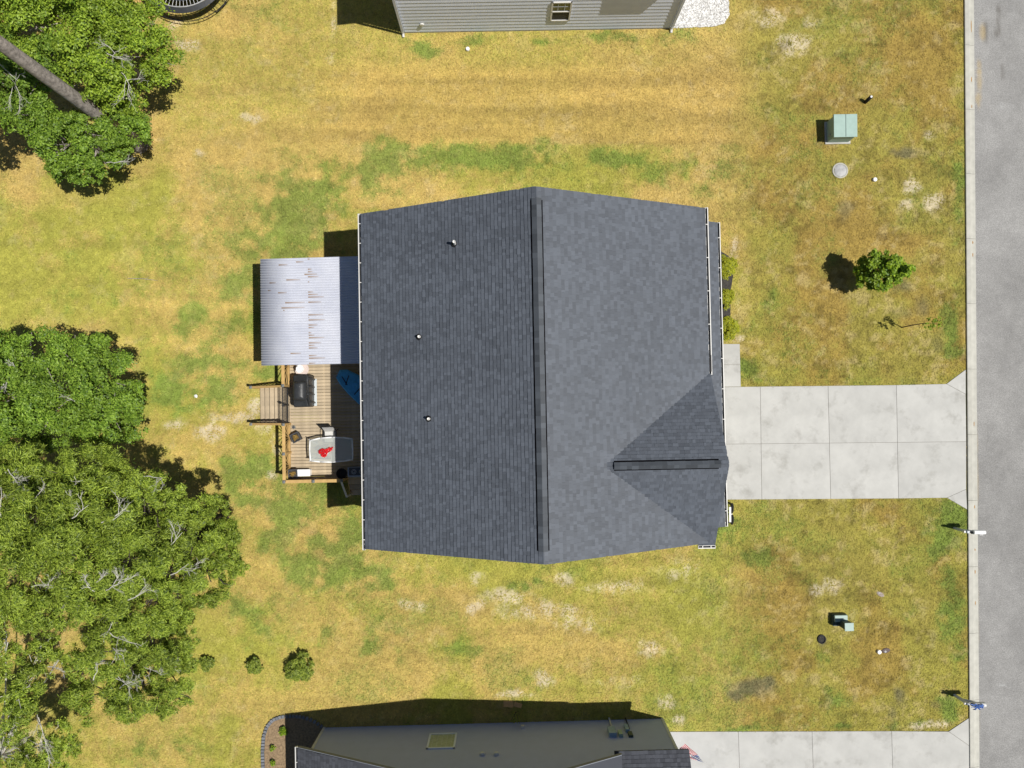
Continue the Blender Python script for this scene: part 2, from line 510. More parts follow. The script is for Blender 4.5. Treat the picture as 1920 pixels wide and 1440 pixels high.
DARK = [(1405, 1282, 42, 20, .9), (1375, 1300, 22, 18, .7), (1435, 1276, 18, 14, .7), (1680, 1318, 16, 24, .7), (1665, 1345, 14, 20, .5), (1690, 285, 30, 12, .7), (1670, 280, 20, 10, .5), (1585, 395, 26, 26, .5), (1735, 570, 30, 25, .45),
        (1690, 545, 30, 14, .5), (1540, 1195, 9, 9, .8), (560, 1345, 40, 16, .5), (1600, 560, 40, 30, .3), (1690, 590, 30, 18, .4), (1760, 640, 30, 40, .4), (1400, 1120, 50, 30, .25)]
ORANGE = [(60, 1180, 110, 50, .9), (110, 1270, 90, 60, .8), (60, 1050, 120, 120, .7), (250, 1250, 60, 50, .5), (280, 250, 40, 120, .55), (250, 10, 60, 40, .6), (120, 360, 160, 40, .45), (200, 610, 120, 24, .35), (300, 1010, 100, 120, .4),
          (130, 1120, 120, 80, .6), (540, 1020, 30, 30, .4), (630, 1000, 26, 20, .5), (600, 1040, 16, 14, .6), (580, 995, 20, 14, .6), (60, 740, 160, 120, .5), (80, 130, 160, 120, .6), (400, 1150, 40, 60, .4), (345, 860, 50, 40, .4), (1400, 760, 10, 10, .0)]

STRAW = np.array((.430, .312, .098)); YGREEN = np.array((.305, .290, .055)); GRN = np.array((.100, .180, .032))
BROWN = np.array((.280, .196, .046)); SANDC = np.array((.560, .480, .360)); ORNG = np.array((.440, .275, .115)); GREY = np.array((.125, .115, .070))

def lawn_colour(x, y, rnd=None):
    """colour of the turf at x, y; with rnd each point picks ONE kind of cover instead of the blend"""
    x = np.asarray(x, float); y = np.asarray(y, float)
    wx = x + 1.2 * (fbm(x, y, 2.0, 3) - .5); wy = y + 1.2 * (fbm(x, y, 2.0, 9) - .5)
    px = NAD_X + x * PXM; py = NAD_Y - y * PXM
    big = fbm(x, y, 7.0, 21); mid = fbm(x, y, 1.6, 31); fine = fbm(x, y, 0.45, 41, 3)
    t = sstep(.36, .60, .62 * big + .26 * mid + .12 * fine)
    t = np.clip(t + .16 * (1 - sstep(520, 760, px)) * sstep(300, 520, py) + .15 * sstep(1060, 1180, py), 0, 1)
    t = t * (1 - .45 * (1 - sstep(240, 330, py)))
    if rnd is not None: t = (rnd[0] < t).astype(float) * .55 + t * .45
    c = STRAW * (1 - t)[..., None] + YGREEN * t[..., None]
    # mown band of the next lot: even straw with long wheel streaks
    band = sstep(480, 700, px) * (1 - sstep(1330, 1480, px)) * sstep(95, 140, py) * (1 - sstep(262, 270, py))
    streak = fbm(x * .07 + 3.1, y, 0.42, 71, 3)
    bc = STRAW * (0.95 + .70 * (streak - .5))[..., None] * np.array((1.0, .97, .92))
    c = c * (1 - .75 * band)[..., None] + bc * (.75 * band)[..., None]
    # browner, thicker turf on the street side
    fr = sstep(1330, 1450, px) * (1 - band)
    fb = sstep(.35, .62, fbm(x, y, 2.4, 51))
    if rnd is not None: fb = (rnd[0] < fb).astype(float) * .6 + fb * .4
    fc = BROWN * (1 - fb)[..., None] + (YGREEN * .62 + BROWN * .26) * fb[..., None]
    c = c * (1 - .85 * fr)[..., None] + fc * (.85 * fr)[..., None]
    # green, sand, dark and pine-straw patches with ragged edges
    rag = .55 * fbm(x, y, 0.8, 61) + .45 * fine
    g = blobs(wx, wy, GREEN)
    g = sstep(.10, .74, g * .84 + (rag - .5) * 1.7 * (.25 + np.sqrt(g))) * np.clip(g * 3.0, 0, 1)
    gscat = sstep(.52, .68, .6 * fbm(x, y, 3.2, 81) + .4 * rag) * .42 * (1 - .8 * band)
    g = np.clip(np.maximum(g, gscat), 0, 1)
    if rnd is not None: g = (rnd[1] < g).astype(float) * .55 + g * .45
    tone = (0.8 + .5 * fbm(x, y, 1.0, 91))
    yg = YGREEN * np.array((.72, .93, .8))
    gc = (GRN * (1 - .35 * fine)[..., None] + yg * (.35 * fine)[..., None]) * tone[..., None]
    c = c * (1 - .76 * g)[..., None] + gc * (.76 * g)[..., None]
    o = sstep(.2, .75, blobs(wx, wy, ORANGE) * (.5 + rag))
    c = c * (1 - .55 * o)[..., None] + ORNG * (.55 * o)[..., None]
    s = blobs(wx * .5 + x * .5, wy * .5 + y * .5, SAND)
    s = sstep(.27, .68, s * .85 + (.4 * rag + .6 * fbm(x, y, .26, 101, 3) - .5) * 1.5 * np.sqrt(s)) * np.clip(s * 2, 0, 1)
    sc2 = sstep(.62, .74, .5 * fbm(x, y, 1.2, 111) + .5 * fbm(x, y, .3, 113, 2)) * .2 * (1 - g)
    s = np.clip(np.maximum(s, sc2), 0, 1)
    if rnd is not None: s = s * (rnd[2] < .5)
    c = c * (1 - .66 * s)[..., None] + SANDC * (.66 * s)[..., None]
    d = sstep(.16, .62, blobs(wx, wy, DARK) * (.5 + rag))
    c = c * (1 - .75 * d)[..., None] + GREY * (.75 * d)[..., None]
    mow = fbm(x * .10, y, .55, 125, 3) - .5
    c = c * (0.90 + .36 * fbm(x, y, .24, 121, 2) + .34 * mow)[..., None]
    # matted dark thatch and bleached tufts at hand scale, strongest in the front turf
    n1_ = .6 * fbm(x, y, .75, 141, 3) + .4 * fbm(x, y, .22, 145, 2)
    dk = sstep(.54, .68, n1_) * (.18 + .42 * fr) * (1 - .7 * band)
    lt = sstep(.56, .70, .6 * fbm(x, y, .6, 151, 3) + .4 * fbm(x, y, .18, 155, 2)) * (.20 + .22 * fr) * (1 - .5 * g)
    c = c * (1 - dk)[..., None] + c * np.array((.52, .50, .50)) * dk[..., None]
    c = c * (1 - lt)[..., None] + np.array((.52, .41, .19)) * lt[..., None]
    return c, g, s

# ------------------------------------------------------------------ the ground, street, kerb, drives
def axis(lo, hi, step, far):
    core = list(np.arange(lo, hi + 1e-6, step))
    left = [-far, -300, -120, -60]; right = [60, 120, 300, far]
    return np.array([v for v in left if v < lo - 2] + core + [v for v in right if v > hi + 2])

gx = axis(-27.0, 27.5, 0.13, 900)
gy = axis(-21.5, 22.5, 0.13, 900)
GX, GY = np.meshgrid(gx, gy)
gc_, g_m, s_m = lawn_colour(GX.ravel(), GY.ravel())
nx, ny = len(gx), len(gy)
gz = 0.03 * (fbm(GX.ravel(), GY.ravel(), 2.5, 131) - .5) * 0
idx = np.arange(nx * ny).reshape(ny, nx)
faces = np.stack([idx[:-1, :-1].ravel(), idx[:-1, 1:].ravel(), idx[1:, 1:].ravel(), idx[1:, :-1].ravel()], 1)
ground = np_mesh('ground', np.stack([GX.ravel(), GY.ravel(), gz], 1), faces, M['lawn'], col=gc_)
tag(ground, kind='structure')

K0, K1 = at(1807, 0), at(1817, 1440)                        # back edge of the kerb
KD = (K1 - K0).normalized()
KN = Vector((-KD.y, KD.x, 0))
if KN.x < 0: KN = -KN
KANG = math.atan2(-KD.x, KD.y) + math.pi
def kpt(s, w, z=0.0):
    """s metres along the kerb from its top-of-photo end, w metres towards the street"""
    p = K0 + KD * s + KN * w
    return Vector((p.x, p.y, z))
KW = 0.46

# road: fine colour field near the frame
rs = np.concatenate([np.array([-300, -60, -20, -6]), np.arange(-3, 39.5, .1), np.array([42, 60, 120, 300])])
rw = np.concatenate([np.arange(KW - .01, 4.2, .1), np.array([5.0, 6.5, 7.6])])
RS, RW = np.meshgrid(rs, rw)
P = np.stack([K0.x + KD.x * RS.ravel() + KN.x * RW.ravel(), K0.y + KD.y * RS.ravel() + KN.y * RW.ravel(), np.full(RS.size, 0.006)], 1)
rx_, ry_ = P[:, 0], P[:, 1]
base = np.array((.268, .263, .254)) * (0.72 + .34 * fbm(rx_, ry_, 5.0, 201) + .24 * fbm(rx_, ry_ * .5, 1.3, 203))[:, None]
base *= (0.9 + .2 * fbm(rx_, ry_, .5, 205))[:, None]
ROADSAND = [(1836, 150, 7, 45, 1), (1842, 60, 8, 26, .8), (1834, 185, 6, 30, .9), (1832, 880, 4, 120, .6), (1832, 1100, 3, 200, .5), (1833, 1340, 4, 60, .6)]
ROADDARK = [(1848, 60, 6, 34, .9), (1872, 40, 7, 40, .8), (1868, 62, 5, 16, .8), (1880, 130, 5, 34, .7), (1857, 660, 8, 22, .45), (1850, 690, 8, 20, .45), (1900, 800, 30, 120, .25), (1880, 1120, 22, 40, .35), (1905, 560, 30, 60, .2)]
ROADLIGHT = [(1885, 200, 30, 16, .5), (1900, 30, 20, 60, .4), (1862, 420, 30, 30, .3), (1880, 1285, 9, 2.2, .9), (1893, 1290, 8, 2.0, .8), (1842, 1271, 8, 2, .8), (1858, 1410, 30, 18, .3)]
rag = .4 + 1.1 * fbm(rx_, ry_, .35, 211, 3)
for lst, cc, k in ((ROADDARK, np.array((.11, .10, .085)), .6), (ROADLIGHT, np.array((.36, .36, .355)), .6), (ROADSAND, np.array((.42, .32, .16)), .6)):
    m_ = sstep(.25, .8, blobs(rx_, ry_, lst) * rag) * k
    base = base * (1 - m_)[:, None] + cc * m_[:, None]
ridx = np.arange(RS.size).reshape(RS.shape)
rf = np.stack([ridx[:-1, :-1].ravel(), ridx[1:, :-1].ravel(), ridx[1:, 1:].ravel(), ridx[:-1, 1:].ravel()], 1)
road = np_mesh('road', P, rf, M['asphalt'], col=base)
tag(road, kind='structure')

# kerb: a bed with poured segments as its pieces
kb = MB()
kb.prism([kpt(-60, 0.01), kpt(-60, KW - .01), kpt(100, KW - .01), kpt(100, 0.01)], 0.001, 0.016)
kerb = tag(kb.build('kerb', M['joint']), kind='structure')
seg = MB()
SEGL = 3.0
prof = [(0.0, 0.002), (0.0, 0.075), (0.03, 0.085), (0.19, 0.080), (0.27, 0.05), (0.33, 0.032), (KW, 0.022), (KW, 0.002)]
seg.extrude([Vector((w, 0, z)) for w, z in prof], (0, .006, 0), (0, SEGL - .006, 0))
s0 = None
for i in range(-3, 16):
    p = kpt(SEGL * (i + 1) - .85, 0)
    if s0 is None:
        s0 = seg.build('kerb_segment', M['kerb'], kerb)
        o = s0
    else:
        o = dup(s0, 'kerb_segment', kerb)
    o.location = p
    o.rotation_euler = (0, 0, math.atan2(KN.y, KN.x))
# rust-brown stains in the gutter line are thin dried mud
mud = MB()
for py, ln in ((50, 30), (150, 12), (200, 8), (455, 6), (478, 8), (795, 10), (950, 7), (1030, 5), (1072, 9), (1130, 10)):
    c = kpt((at(1815, py).y - K0.y) / KD.y, 0.31)
    n = 7
    mud.add([(c.x + random.uniform(.015, .03) * math.cos(6.28 * k / n), c.y + ln / PXM * .5 * random.uniform(.7, 1.1) * math.sin(6.28 * k / n), 0.049 + .0) for k in range(n)], [tuple(range(n))])
mudo = mud.build('mud_stain', mat('rust_mud', (.40, .22, .08), .95, .3, 20), kerb)
mudo['kind'] = 'stuff'

def slab_field(name, polys, z1=0.034, m='concrete'):
    """bed of dark joint with each slab as its own piece"""
    allp = [p for q in polys for p in q]
    cx = sum(p.x for p in allp) / len(allp); cy = sum(p.y for p in allp) / len(allp)
    bed = MB()
    for q in polys:
        bed.prism([(p.x, p.y) for p in q], 0.002, z1 - 0.014)
    b = tag(bed.build(name, M['joint']), kind='structure')
    for q in polys:
        c = sum(q, Vector((0, 0, 0))) / len(q)
        g = 0.008
        sh = [c + (p - c) * (1 - g / max((p - c).length, .1)) for p in q]
        mb = MB()
        mb.prism([(p.x - c.x, p.y - c.y) for p in sh], 0.004, z1)
        o = mb.build('slab', M[m], b, bevel=0.006)
        o.location = (c.x, c.y, 0)
    return b

def quad(x0t, x0b, x1t, x1b, yl0, yr0, yl1, yr1):
    return [at(x0b, yl1), at(x1b, yr1), at(x1t, yr0), at(x0t, yl0)]

xs = [(1318, 1318), (1425, 1428), (1552, 1557), (1680, 1684), (1810, 1812)]
def yl(k, t):   # top / middle / bottom edge of the drive at column edge k
    X = (xs[k][0] - 1318) / (1811 - 1318)
    return {0: 726 - 5.5 * X, 1: 833 - 5 * X, 2: 937 - 3.5 * X}[t]
polys = []
for k in range(4):
    for r in (0, 1):
        a, b_ = xs[k], xs[k + 1]
        fx = lambda e, t: e[0] + (e[1] - e[0]) * t / 2
        polys.append([at(fx(a, r + 1), yl(k, r + 1)), at(fx(b_, r + 1), yl(k + 1, r + 1)), at(fx(b_, r), yl(k + 1, r)), at(fx(a, r), yl(k, r))])
# street-end panels give up their corners to the flares
pa = polys[6]; pb = polys[7]
j1 = at(1810, 739); j2 = at(1811, 917); ft = at(1774, 719.8); fb_ = at(1775, 933.3)
pa[2:3] = [j1, ft]
pb[1:2] = [fb_, j2]
polys.append([ft, j1, at(1810, 693)])
polys.append([fb_, at(1812.5, 955), j2])
driveway = slab_field('driveway', polys)
walk = slab_field('front_walk', [[at(1335, 645), at(1335, 684), at(1387.5, 684), at(1386.5, 645)], [at(1335, 684), at(1335, 725.5), at(1388.5, 725), at(1387.5, 684)]][0:2], 0.05)
# the next lot's drive at the foot of the picture
xs2 = [1215, 1384, 1522, 1671, 1816]
np_ = []
yt = lambda x: 1371.5 - (x - 1256) * 0.003
for k in range(4):
    q = [at(xs2[k] + 4, 1500), at(xs2[k + 1] + 4, 1500), at(xs2[k + 1], yt(xs2[k + 1])), at(xs2[k], yt(xs2[k]))]
    np_.append(q)
q = np_[3]
q[2:3] = [at(1817, 1398), at(1778, 1371)]
np_.append([at(1778, 1371), at(1817, 1398), at(1815.5, 1346)])
for k in range(4):
    np_.append([at(xs2[k] + 9, 1640), at(xs2[k + 1] + 9, 1640), at(xs2[k + 1] + 4, 1500), at(xs2[k] + 4, 1500)])
drive2 = slab_field('neighbour_driveway', np_)

# ------------------------------------------------------------------ shingled roofs
def shingle_plane(O, U, V, W, L, seed, expo=0.14, keep=None, urange=None, wmin=.08, wmax=.21, th=.029):
    """overlapping tabs on a plane: O eave corner, U along the eave, V up the slope; returns verts and quad faces"""
    rnd = random.Random(seed)
    O, U, V = Vector(O), Vector(U).normalized(), Vector(V).normalized()
    N = U.cross(V).normalized()
    if N.z < 0: N = -N
    vs, fs = [], []
    rows = int(L / expo) + 1
    for r in range(rows):
        v0 = r * expo
        v1 = min(v0 + expo + .02, L)
        if v0 >= L - .01: break
        ua, ub = (0.0, W) if urange is None else urange(v0)
        u = ua - rnd.uniform(0, .3)
        while u < ub:
            w = rnd.uniform(wmin, wmax)
            a, b = max(u + .001, ua), min(u + w - .001, ub)
            u += w
            if b - a < .02: continue
            if keep and not keep((a + b) / 2, v0): continue
            t = th * rnd.choice((.75, 1.0, 1.0, 1.15)); d = rnd.uniform(-.006, .006)
            p = [O + U * a + V * (v0 + d), O + U * b + V * (v0 + d), O + U * b + V * v1, O + U * a + V * v1]
            k = len(vs)
            vs += [p[0], p[1], p[0] + N * t, p[1] + N * t, p[2] + N * .002, p[3] + N * .002]
            fs += [(k, k + 1, k + 3, k + 2), (k + 2, k + 3, k + 4, k + 5), (k, k + 2, k + 5, k), (k + 1, k + 4, k + 3, k + 1)]
    fs2 = []
    for f in fs:
        fs2.append(f if len(set(f)) == 4 else tuple(dict.fromkeys(f)))
    return vs, fs2

def gutter(name, a, b, out, parent, hang=0.72, w=.125, h=.10, end_caps=True):
    """white K-gutter from a to b (top inner edge), opening outward along out, with its hangers as sub-parts"""
    a, b, out = Vector(a), Vector(b), Vector(out).normalized()
    d = (b - a).normalized()
    t = .016
    mb = MB()
    Z = Vector((0, 0, 1))
    def plate(o0, z0, o1, z1):
        mb.extrude([out * o0 + Z * z0, out * o1 + Z * z0, out * o1 + Z * z1, out * o0 + Z * z1], a, b)
    plate(0.006, -h, 0.006 + t, -.005)
    plate(0.006 + t, -h, w - t, -h + t)
    plate(w - t, -h, w, 0.0)
    plate(w - t - .018, -.012, w - t, 0.0)
    if end_caps:
        for p, s in ((a, -1), (b, 1)):
            c = p + d * s * .006
            mb.extrude([out * .004 + Z * -h, out * w + Z * -h, out * w, out * .004], c - d * .006, c + d * .006)
    g = mb.build(name, M['white'], parent)
    L = (b - a).length
    n = max(2, int(L / hang))
    h0 = None
    for i in range(n):
        p = a + d * (L * (i + .5) / n)
        if h0 is None:
            hb = MB()
            hb.extrude([-d * .014 - Z * .03 + out * .01, d * .014 - Z * .03 + out * .01, d * .014 + Z * .004 + out * .01, -d * .014 + Z * .004 + out * .01], (0, 0, 0), out * (w - .02))
            h0 = hb.build('gutter_hanger', M['white'], g)
            h0.location = p
        else:
            dup(h0, 'gutter_hanger', g, loc=p)
    # dark strip along the trough floor
    tb = MB()
    tb.extrude([out * .02 + Z * (-h + .014), out * (w - .014) + Z * (-h + .014), out * (w - .014) + Z * (-h + .02), out * .02 + Z * (-h + .02)], a + d * .02, b - d * .02)
    tb.build('trough_strip', M['roofdeck'], g)
    return g

# ------------------------------------------------------------------ the main house
HR = 0.019
HO = Vector((1.015, 0.86, 0))
HF = Fr(HO, HR)
house = thing('house', 'two-storey house with charcoal shingle gable roof in the middle of the picture', 'house', HO, HR)
EX, EY, ZE, ZR = 6.46, 6.31, 5.85, 8.90
SL = (ZR - ZE) / EX
wb = MB()
wb.prism([(-6.08, -5.95), (6.05, -5.95), (6.05, 5.95), (-6.08, 5.95)], 0, 5.72)
for y in (-5.95, 5.95 - .02):
    wb.extrude([Vector((-6.08, 0, 5.70)), Vector((6.05, 0, 5.70)), Vector((0, 0, ZR - .28))], (0, y, 0), (0, y + .02, 0))
wb.mm(6.05, 7.35, -5.9, 6.1, 0, 2.8)                        # front rooms and garage under the lower roof
wb.build('wall', M['siding_beige'], house)
sd = MB()                                                   # lap siding on the walls
for k in range(28):
    z = .1 + k * .2
    sd.mm(-6.10, 6.07, -5.975 - .012, -5.955, z, z + .185); sd.mm(-6.10, 6.07, 5.955, 5.975 + .012, z, z + .185)
    sd.mm(-6.115, -6.083, -5.95, 5.95, z, z + .185)
sd.build('siding', M['siding_beige'], house, kind='stuff')
wn_ = MB()
for y in (-3.6, 0.2, 3.8):
    wn_.mm(-6.16, -6.11, y - .5, y + .5, 3.6, 5.0)
for y in (2.0, 4.2):
    wn_.mm(6.05, 6.10, y - .5, y + .5, 4.1, 5.3)
for n_, y in enumerate((-3.6, 0.2, 3.8)):
    f = MB(); f.mm(-6.15, -6.10, y - .5, y + .5, 3.6, 5.0)
    w_ = f.build('window', M['white'], house)
    MB().mm(-6.165, -6.148, y - .42, y + .42, 3.68, 4.92).build('pane', M['glass'], w_)
gd = MB(); gd.mm(7.352, 7.40, -5.4, -0.6, 0.05, 2.3)
gdo = gd.build('garage_door', M['white'], house)
MB().mm(7.352, 7.40, 1.2, 2.2, .15, 2.2).build('front_door', M['screen'], house)

rf_ = MB()                                                  # roof boards: the two main slopes, the front gable, the lower roof
th = .13
for s in (-1, 1):
    rf_.add([(s * EX, -EY + .06, ZE - th), (s * EX, EY, ZE - th), (0, EY, ZR - th), (0, -EY + .06, ZR - th), (s * EX, -EY + .06, ZE), (s * EX, EY, ZE), (0, EY, ZR), (0, -EY + .06, ZR)],
            [(0, 1, 2, 3), (4, 7, 6, 5), (0, 4, 5, 1), (1, 5, 6, 2), (0, 3, 7, 4)] if s > 0 else [(0, 3, 2, 1), (4, 5, 6, 7), (0, 1, 5, 4), (1, 2, 6, 5), (0, 4, 7, 3)])
GY0, GY1, GX1 = -6.33, 0.02, 6.53                           # front gable: south eave, north eave, front rake
GYR = (GY0 + GY1) / 2
GRISE = 2.0
GSL = GRISE / ((GY1 - GY0) / 2)
GZ = ZE + GRISE
GXV = (ZR - GZ) / SL
for y_e in (GY0, GY1):
    xs_e = 5.93 if y_e == GY0 else EX - .3
    rf_.add([(xs_e, y_e, ZE - th + .02), (GX1, y_e, ZE - th + .02), (GX1, GYR, GZ - th), (GXV - .02, GYR, GZ - th), (xs_e, y_e, ZE + .005), (GX1, y_e, ZE + .005), (GX1, GYR, GZ + .004), (GXV, GYR, GZ + .004)],
            [(0, 1, 2, 3), (4, 5, 6, 7), (0, 1, 5, 4), (1, 2, 6, 5)])
LX, LZ, LY0, LY1 = 7.79, 2.92, -6.2, 6.46
LXW = 6.04
LS = .50
rf_.add([(LX, LY0, LZ - .1), (LX, LY1, LZ - .1), (LXW, LY1, LZ - .1 + LS * (LX - LXW)), (LXW, LY0, LZ - .1 + LS * (LX - LXW)), (LX, LY0, LZ), (LX, LY1, LZ), (LXW, LY1, LZ + LS * (LX - LXW)), (LXW, LY0, LZ + LS * (LX - LXW))],
        [(0, 1, 2, 3), (4, 5, 6, 7), (0, 1, 5, 4), (1, 2, 6, 5), (0, 3, 7, 4)])
fg = MB()                                                   # gable wall under the front rake
fg.extrude([Vector((0, GY0 + .35, ZE - .3)), Vector((0, GY1 - .3, ZE - .3)), Vector((0, GYR, GZ - .2))], (6.2, 0, 0), (6.3, 0, 0))
fg.mm(6.05, 6.3, GY0 + .38, GY1 - .3, 2.9, ZE - .28)
fg.build('gable_wall', M['siding_beige'], house)
roof = rf_.build('roof', M['shingle'], house)
SLEN = math.hypot(EX, ZR - ZE)
sh = MB()
sh.add(*shingle_plane((-EX - .02, EY + .01, ZE + .004), (0, -1, 0), (EX, 0, ZR - ZE), 2 * EY - .05, SLEN, 1))
sh.add(*shingle_plane((EX + .02, -EY + .05, ZE + .004), (0, 1, 0), (-EX, 0, ZR - ZE), 2 * EY - .05, SLEN, 2))
GL = math.hypot((GY1 - GY0) / 2, GRISE)
cv = ((GY1 - GY0) / 2) / GL
# rows of the front gable run back until they dip below the main slope
sh.add(*shingle_plane((GX1 + .01, GY1 + .015, ZE + .012), (-1, 0, 0), (0, -(GY1 - GY0) / 2, GRISE), 8, GL, 3, urange=lambda v: (0.0, GX1 - EX + v * cv * GSL / SL + .3)))
sh.add(*shingle_plane((GX1 + .01, GY0 - .015, ZE + .012), (-1, 0, 0), (0, (GY1 - GY0) / 2, GRISE), 8, GL, 4, urange=lambda v: (0.0, GX1 - EX + v * cv * GSL / SL + (.3 if v > .4 else .55))))
LLEN = math.hypot(LX - LXW, LS * (LX - LXW))
sh.add(*shingle_plane((LX + .02, LY0 - .01, LZ + .004), (0, 1, 0), (-(LX - LXW), 0, LS * (LX - LXW)), LY1 - LY0 + .02, LLEN, 5))
sh.build('shingles', M['shingle'], roof, kind='stuff')

def ridge_vent(p0, p1, side, slope, hw=.165, lift=.075, seed=1):
    """raised vent along a ridge: black louvred core, shingle caps lapping over it as pieces"""
    p0, p1 = Vector(p0), Vector(p1)
    d = (p1 - p0).normalized()
    sd_ = Vector(side)
    rnd = random.Random(seed)
    core = MB()
    Z = Vector((0, 0, 1))
    for s in (-1, 1):
        core.extrude([Z * (-.02), sd_ * s * (hw + .042) - Z * ((hw + .042) * slope + .02), sd_ * s * (hw + .042) - Z * ((hw + .042) * slope - lift * .55), Z * lift * .8], p0 + d * .02, p1 - d * .02)
    v = core.build('ridge_vent', M['ventblack'], roof)
    caps = MB()
    L = (p1 - p0).length
    n = int(L / .2)
    for i in range(n):
        a = p0 + d * (L * i / n); b = p0 + d * (L * (i + 1) / n + .03)
        u = lift + .004 + .004 * (i % 2)
        for s in (-1, 1):
            w = hw + rnd.uniform(-.004, .004)
            caps.add([a + Z * u, b + Z * (u + .004), b + sd_ * s * w + Z * (u + .004 - w * slope), a + sd_ * s * w + Z * (u - w * slope),
                      a + Z * (u + .012), b + Z * (u + .016), b + sd_ * s * w + Z * (u + .016 - w * slope), a + sd_ * s * w + Z * (u + .012 - w * slope)],
                     [(0, 1, 2, 3), (7, 6, 5, 4), (2, 6, 7, 3), (0, 3, 7, 4), (1, 5, 6, 2)])
    c = caps.build('ridge_caps', M['ridge'], roof, kind='stuff')
    return v
ridge_vent((0, -EY + .48, ZR), (0, EY - .42, ZR), (1, 0, 0), SL, seed=3)
ridge_vent((GXV + .32, GYR, GZ + .02), (GX1 - .32, GYR, GZ + .02), (0, 1, 0), GSL, hw=.13, seed=4)
for y0, y1 in ((-EY + .06, -EY + .5), (EY - .44, EY)):                # flat caps at the two ridge ends
    cp = MB()
    for s in (-1, 1):
        cp.add([(0, y0, ZR + .02), (0, y1, ZR + .02), (s * .15, y1, ZR + .02 - .15 * SL), (s * .15, y0, ZR + .02 - .15 * SL)], [(0, 1, 2, 3) if s < 0 else (3, 2, 1, 0)])
    cp.build('ridge_end_cap', M['shingle'], roof)

gutter('gutter', (-EX - .03, EY + .01, ZE - .02), (-EX - .03, -EY + .03, ZE - .02), (-1, 0, 0), house)
gutter('gutter', (EX + .03, EY + .01, ZE - .02), (EX + .03, .02, ZE - .02), (1, 0, 0), house, hang=1.25)
gutter('gutter', (LX + .03, LY1 + .01, LZ - .02), (LX + .03, LY0, LZ - .02), (1, 0, 0), house, hang=1.25)
gutter('gutter', (5.93, GY0 - .03, ZE), (GX1 + .02, GY0 - .03, ZE), (0, -1, 0), house, hang=.3)
# leaf clog near the outlet of the front gutter, and its downspout
MB().mm(EX + .05, EX + .135, .12, .75, ZE - .10, ZE - .012).build('gutter_clog', M['black'], house)
ds = MB()
ds.tube([(LX + .09, LY0 + .12, LZ - .1), (7.46, LY0 + .3, LZ - .5), (7.44, LY0 + .35, .3), (7.6, LY0 + .35, .06)], .045, 8)
ds.build('downspout', M['white'], house)
ds = MB()
ds.tube([(-EX - .09, -EY + .2, ZE - .1), (-6.16, -EY + .45, ZE - .6), (-6.16, -EY + .45, .2), (-6.3, -EY + .45, .06)], .045, 8)
ds.build('downspout', M['white'], house)

def on_left_slope(px, py):
    z = 7.5
    for _ in range(12):
        p = HF.l(px, py, z)
        z = ZR - SL * abs(p.x)
    return Vector((p.x, p.y, z))
for px, py, hh in ((853, 458, .38), (787, 632, .22), (805, 785, .26)):
    p = on_left_slope(px, py)
    bo = MB()
    bo.lathe([(.13, -.08), (.13, .02), (.09, .05), (.07, .09), (.03, .09)], 14, p)
    b_ = bo.build('pipe_boot', M['black'], house, smooth=False)
    pp = MB()
    pp.lathe([(.05, -.05), (.05, hh * 1.15), (.036, hh * 1.15), (.036, hh * 1.15 - .06)], 12, p)
    pp.build('vent_pipe', M['galvpipe'], b_)

# ------------------------------------------------------------------ deck, stairs, railing
DZ = 0.98
dl = HF.l(543, 800, DZ).x; db = HF.l(600, 899, DZ).y; dt = HF.l(560, 507, DZ).y
DO = HF.w((dl, db, 0))
DF = Fr(DO, HR)
DW = -6.12 - dl; DL = dt - db                               # deck size in its own frame, origin at the outer south corner
deck = thing('deck', 'raised wooden deck with golden railing behind the main house', 'deck', DO, HR)
bw = .142
nb = int(DL / bw)
bm = MB(); bm.box((0, 0, 0), (DW, bw - .015, .032))
b0 = None
for i in range(nb):
    p = (DW / 2, (i + .5) * bw, DZ - .016)
    if b0 is None:
        b0 = bm.build('deck_board', M['wood'], deck); b0.location = p
    else:
        dup(b0, 'deck_board', deck, loc=p)
fr_ = MB()
for x in (.03, DW * .33, DW * .66, DW - .03):
    fr_.mm(x - .02, x + .02, 0.02, DL - .02, DZ - .23, DZ - .036)
fr_.mm(.012, DW, -.022, .016, DZ - .23, DZ - .036)
fr_.mm(.012, DW, DL - .016, DL + .022, DZ - .23, DZ - .036)
for x in (.1, DW - .15):
    for y in (.1, DL / 2, DL - .1):
        fr_.mm(x - .06, x + .06, y - .06, y + .06, 0, DZ - .23)
fr_.build('joist_frame', M['woodnew'], deck)

